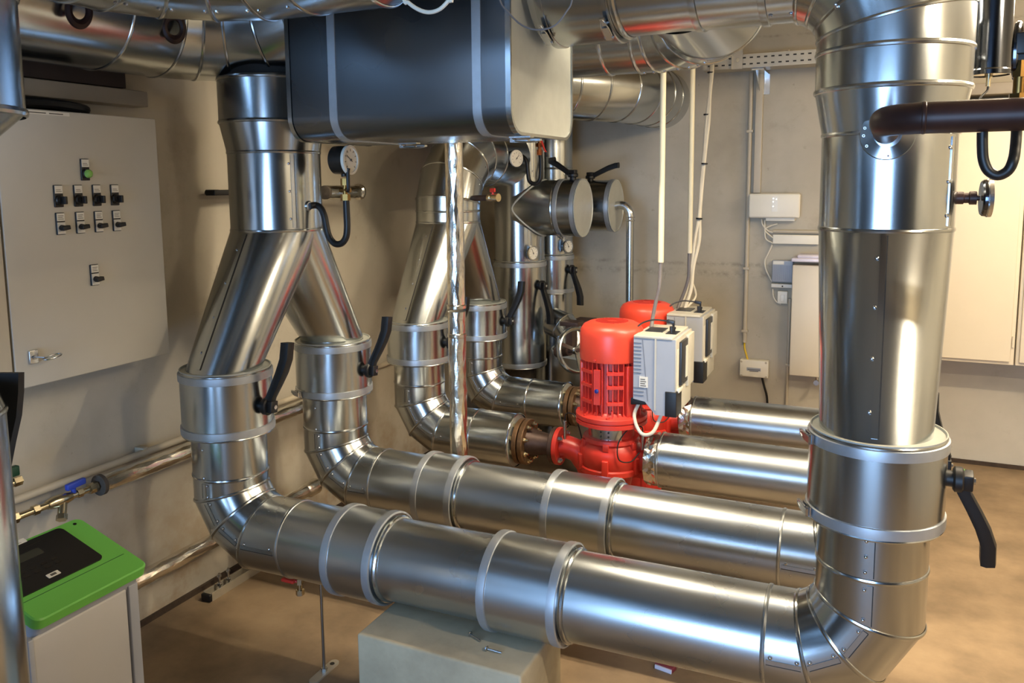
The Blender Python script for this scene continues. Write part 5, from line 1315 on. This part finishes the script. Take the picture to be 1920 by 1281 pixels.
# hanging conduits and cables for the pumps
def hang(px, py0, py1, y, lb, tail, tmat):
    p = at(px, py1, y=y); t = thing('hanging_conduit', lb, 'conduit', (p.x, y, p.z), 'white conduits hanging to the pumps')
    mb = MB(); mb.cyl((p.x, y, ZC), p, .0125, n=18); mb.build('conduit_pipe', 'conduit', t)
    mb = MB(); mb.tube([p + V((0, 0, .03))] + [at(a, b, y=yy) for a, b, yy in tail], .0085, 10); mb.build('pump_cable', tmat, t)
hang(1239, 135, 492, 3.5, 'white conduit hanging above the near red pump, grey cable leaving it', ((1238, 510, 3.5), (1236, 540, 3.49), (1230, 565, 3.49), (1224, 595, 3.48), (1221, 618, 3.45)), 'cablegrey')
hang(1293, 135, 475, 4.12, 'white conduit hanging above the far red pump control box', ((1292, 492, 4.12), (1291, 520, 4.12), (1284, 545, 4.12), (1274, 570, 4.10), (1268, 588, 4.05)), 'cablegrey')
t = thing('cable_bundle', 'white cables tied together, hanging from the tray to the far pump control box', 'cable', at(1325, 200, y=4.6))
for k, pp in enumerate((((1334, 118), (1333, 140), (1330, 180), (1325, 225), (1321, 280), (1315, 340), (1311, 400), (1303, 450), (1297, 500), (1287, 545), (1276, 580), (1271, 594)),
                        ((1336, 118), (1335, 140), (1331, 180), (1329, 225), (1323, 280), (1317, 340), (1312, 405), (1311, 450), (1300, 500), (1296, 540), (1287, 570), (1280, 594)),
                        ((1335, 120), (1334, 150), (1329, 200), (1321, 250), (1319, 300), (1314, 370), (1309, 430), (1302, 470), (1295, 515), (1304, 548), (1301, 562), (1284, 580), (1275, 592)))):
    mb = MB(); n_ = len(pp); mb.tube([at(px, py, y=4.9 - .85 * (i / (n_ - 1))) for i, (px, py) in enumerate(pp)], .0095 if k < 2 else .006, 10); mb.build('cable', 'cablewhite', t)
for px, py, f in ((1332, 136, .08), (1325, 215, .25), (1321, 307, .42), (1311, 410, .58)):
    mb = MB(); mb.lathe([(.017, -.004), (.018, 0), (.017, .004)], at(px, py, y=4.9 - .85 * f), (.05, 0, 1), 16, True, True); mb.build('cable_tie', 'black', t)
# thin loose wires at the top
for lb, pp, y in (('thin grey wire looping in front of the right end of the dark tank', ((935, -8), (955, 25), (980, 48), (1010, 56), (1040, 48), (1062, 22), (1074, -8)), 2.02),
                  ('pale wire loop hanging at the top in front of the dark tank', ((756, -10), (766, 5), (785, 18), (805, 23), (825, 17), (842, 0), (848, -10)), 1.5)):
    mb = MB(); P_ = [at(px, py, y=y) for px, py in pp]; P_ = [V((P_[0].x - .02, y, ZC)), P_[0] + V((-.015, 0, .15))] + P_ + [P_[-1] + V((.015, 0, .15)), V((P_[-1].x + .02, y, ZC))]
    mb.tube(P_, .0024 if y > 1.8 else .0042, 8); tag(mb.build('loose_wire', 'cablegrey' if y > 1.8 else 'cablewhite', loc=P_[0]), lb, 'wire')

# ------------------------------------------------------------------ light
def area(name, loc, rot, sx, sy, power, col):
    l = bpy.data.lights.new(name, 'AREA'); l.shape = 'RECTANGLE'; l.size = sx; l.size_y = sy; l.energy = power; l.color = col
    o = bpy.data.objects.new(name, l); COL.objects.link(o); o.location = loc; o.rotation_euler = rot; return o
def batten(label, x, y, L, axis, power, zz=2.50):
    t = thing('ceiling_light', label, 'light', (x, y, ZC))
    hx, hy = (L / 2, .03) if axis == 'x' else (.03, L / 2)
    mb = MB(); mb.box((x - hx, y - hy, zz + .03), (x + hx, y + hy, ZC - .001), .006); mb.build('lamp_housing', 'white', t)
    mb = MB(); mb.cyl((x - hx + .02, y, zz) if axis == 'x' else (x, y - hy + .02, zz), (x + hx - .02, y, zz) if axis == 'x' else (x, y + hy - .02, zz), .018, n=16); mb.build('lamp_tube', 'tube', t)
    for sx, rot, pw in ((-1, (0, 0, 0), power), (1, (0, math.radians(110), 0) if axis == 'y' else (math.radians(-110), 0, 0), power * .22), (1, (0, math.radians(-110), 0) if axis == 'y' else (math.radians(110), 0, 0), power * .22)):
        d = V((0, 0, -1)); 
        o = area('lamp_light', (x, y, zz - .025), rot, L - .04, .04, pw, (1.0, .85, .63))
        if axis == 'y': o.data.size = .04; o.data.size_y = L - .04
        if sx > 0:
            # upward-sideways glow of the bare tube
            v = o.rotation_euler.to_matrix() @ V((0, 0, -1)); o.location = V((x, y, zz)) + V((v.x, v.y, 0)).normalized() * .035
batten('added unseen batten lamp between the overhead pipes, left of their joining branch', -1.16, 2.765, .68, 'x', 26, 2.37)  # lamp added out of sight to put warm highlights on the low pipes
batten('added unseen batten lamp between the overhead pipes, right of their joining branch', .27, 2.765, 1.2, 'x', 46, 2.37)  # second added lamp, hidden by the overhead pipe, for the same highlights
batten('ceiling batten lamp beside the right riser, over the cream cabinets', .95, 2.7, 1.2, 'y', 34)
batten('ceiling batten lamp over the right part of the room', 1.35, 4.1, 1.2, 'y', 30)
batten('ceiling batten lamp to the right of the viewer', 1.75, 1.1, 1.0, 'x', 45)
dl_ = area('daylight_doorway', ((OX0 + OX1) / 2, Y0 + .06, OZ / 2), (PI / 2, 0, 0), OX1 - OX0 - .1, OZ - .1, 92, (.38, .62, 1.0))
dl_.data.spread = math.radians(110)
w = bpy.data.worlds.new('world'); SC.world = w; w.use_nodes = True
bg = w.node_tree.nodes['Background']; bg.inputs[0].default_value = (.62, .78, 1.0, 1); bg.inputs[1].default_value = .6
SC.view_settings.view_transform = 'Standard'; SC.view_settings.look = 'None'
SC.view_settings.exposure = 0.0; SC.view_settings.gamma = 1
SC.view_settings.use_curve_mapping = False
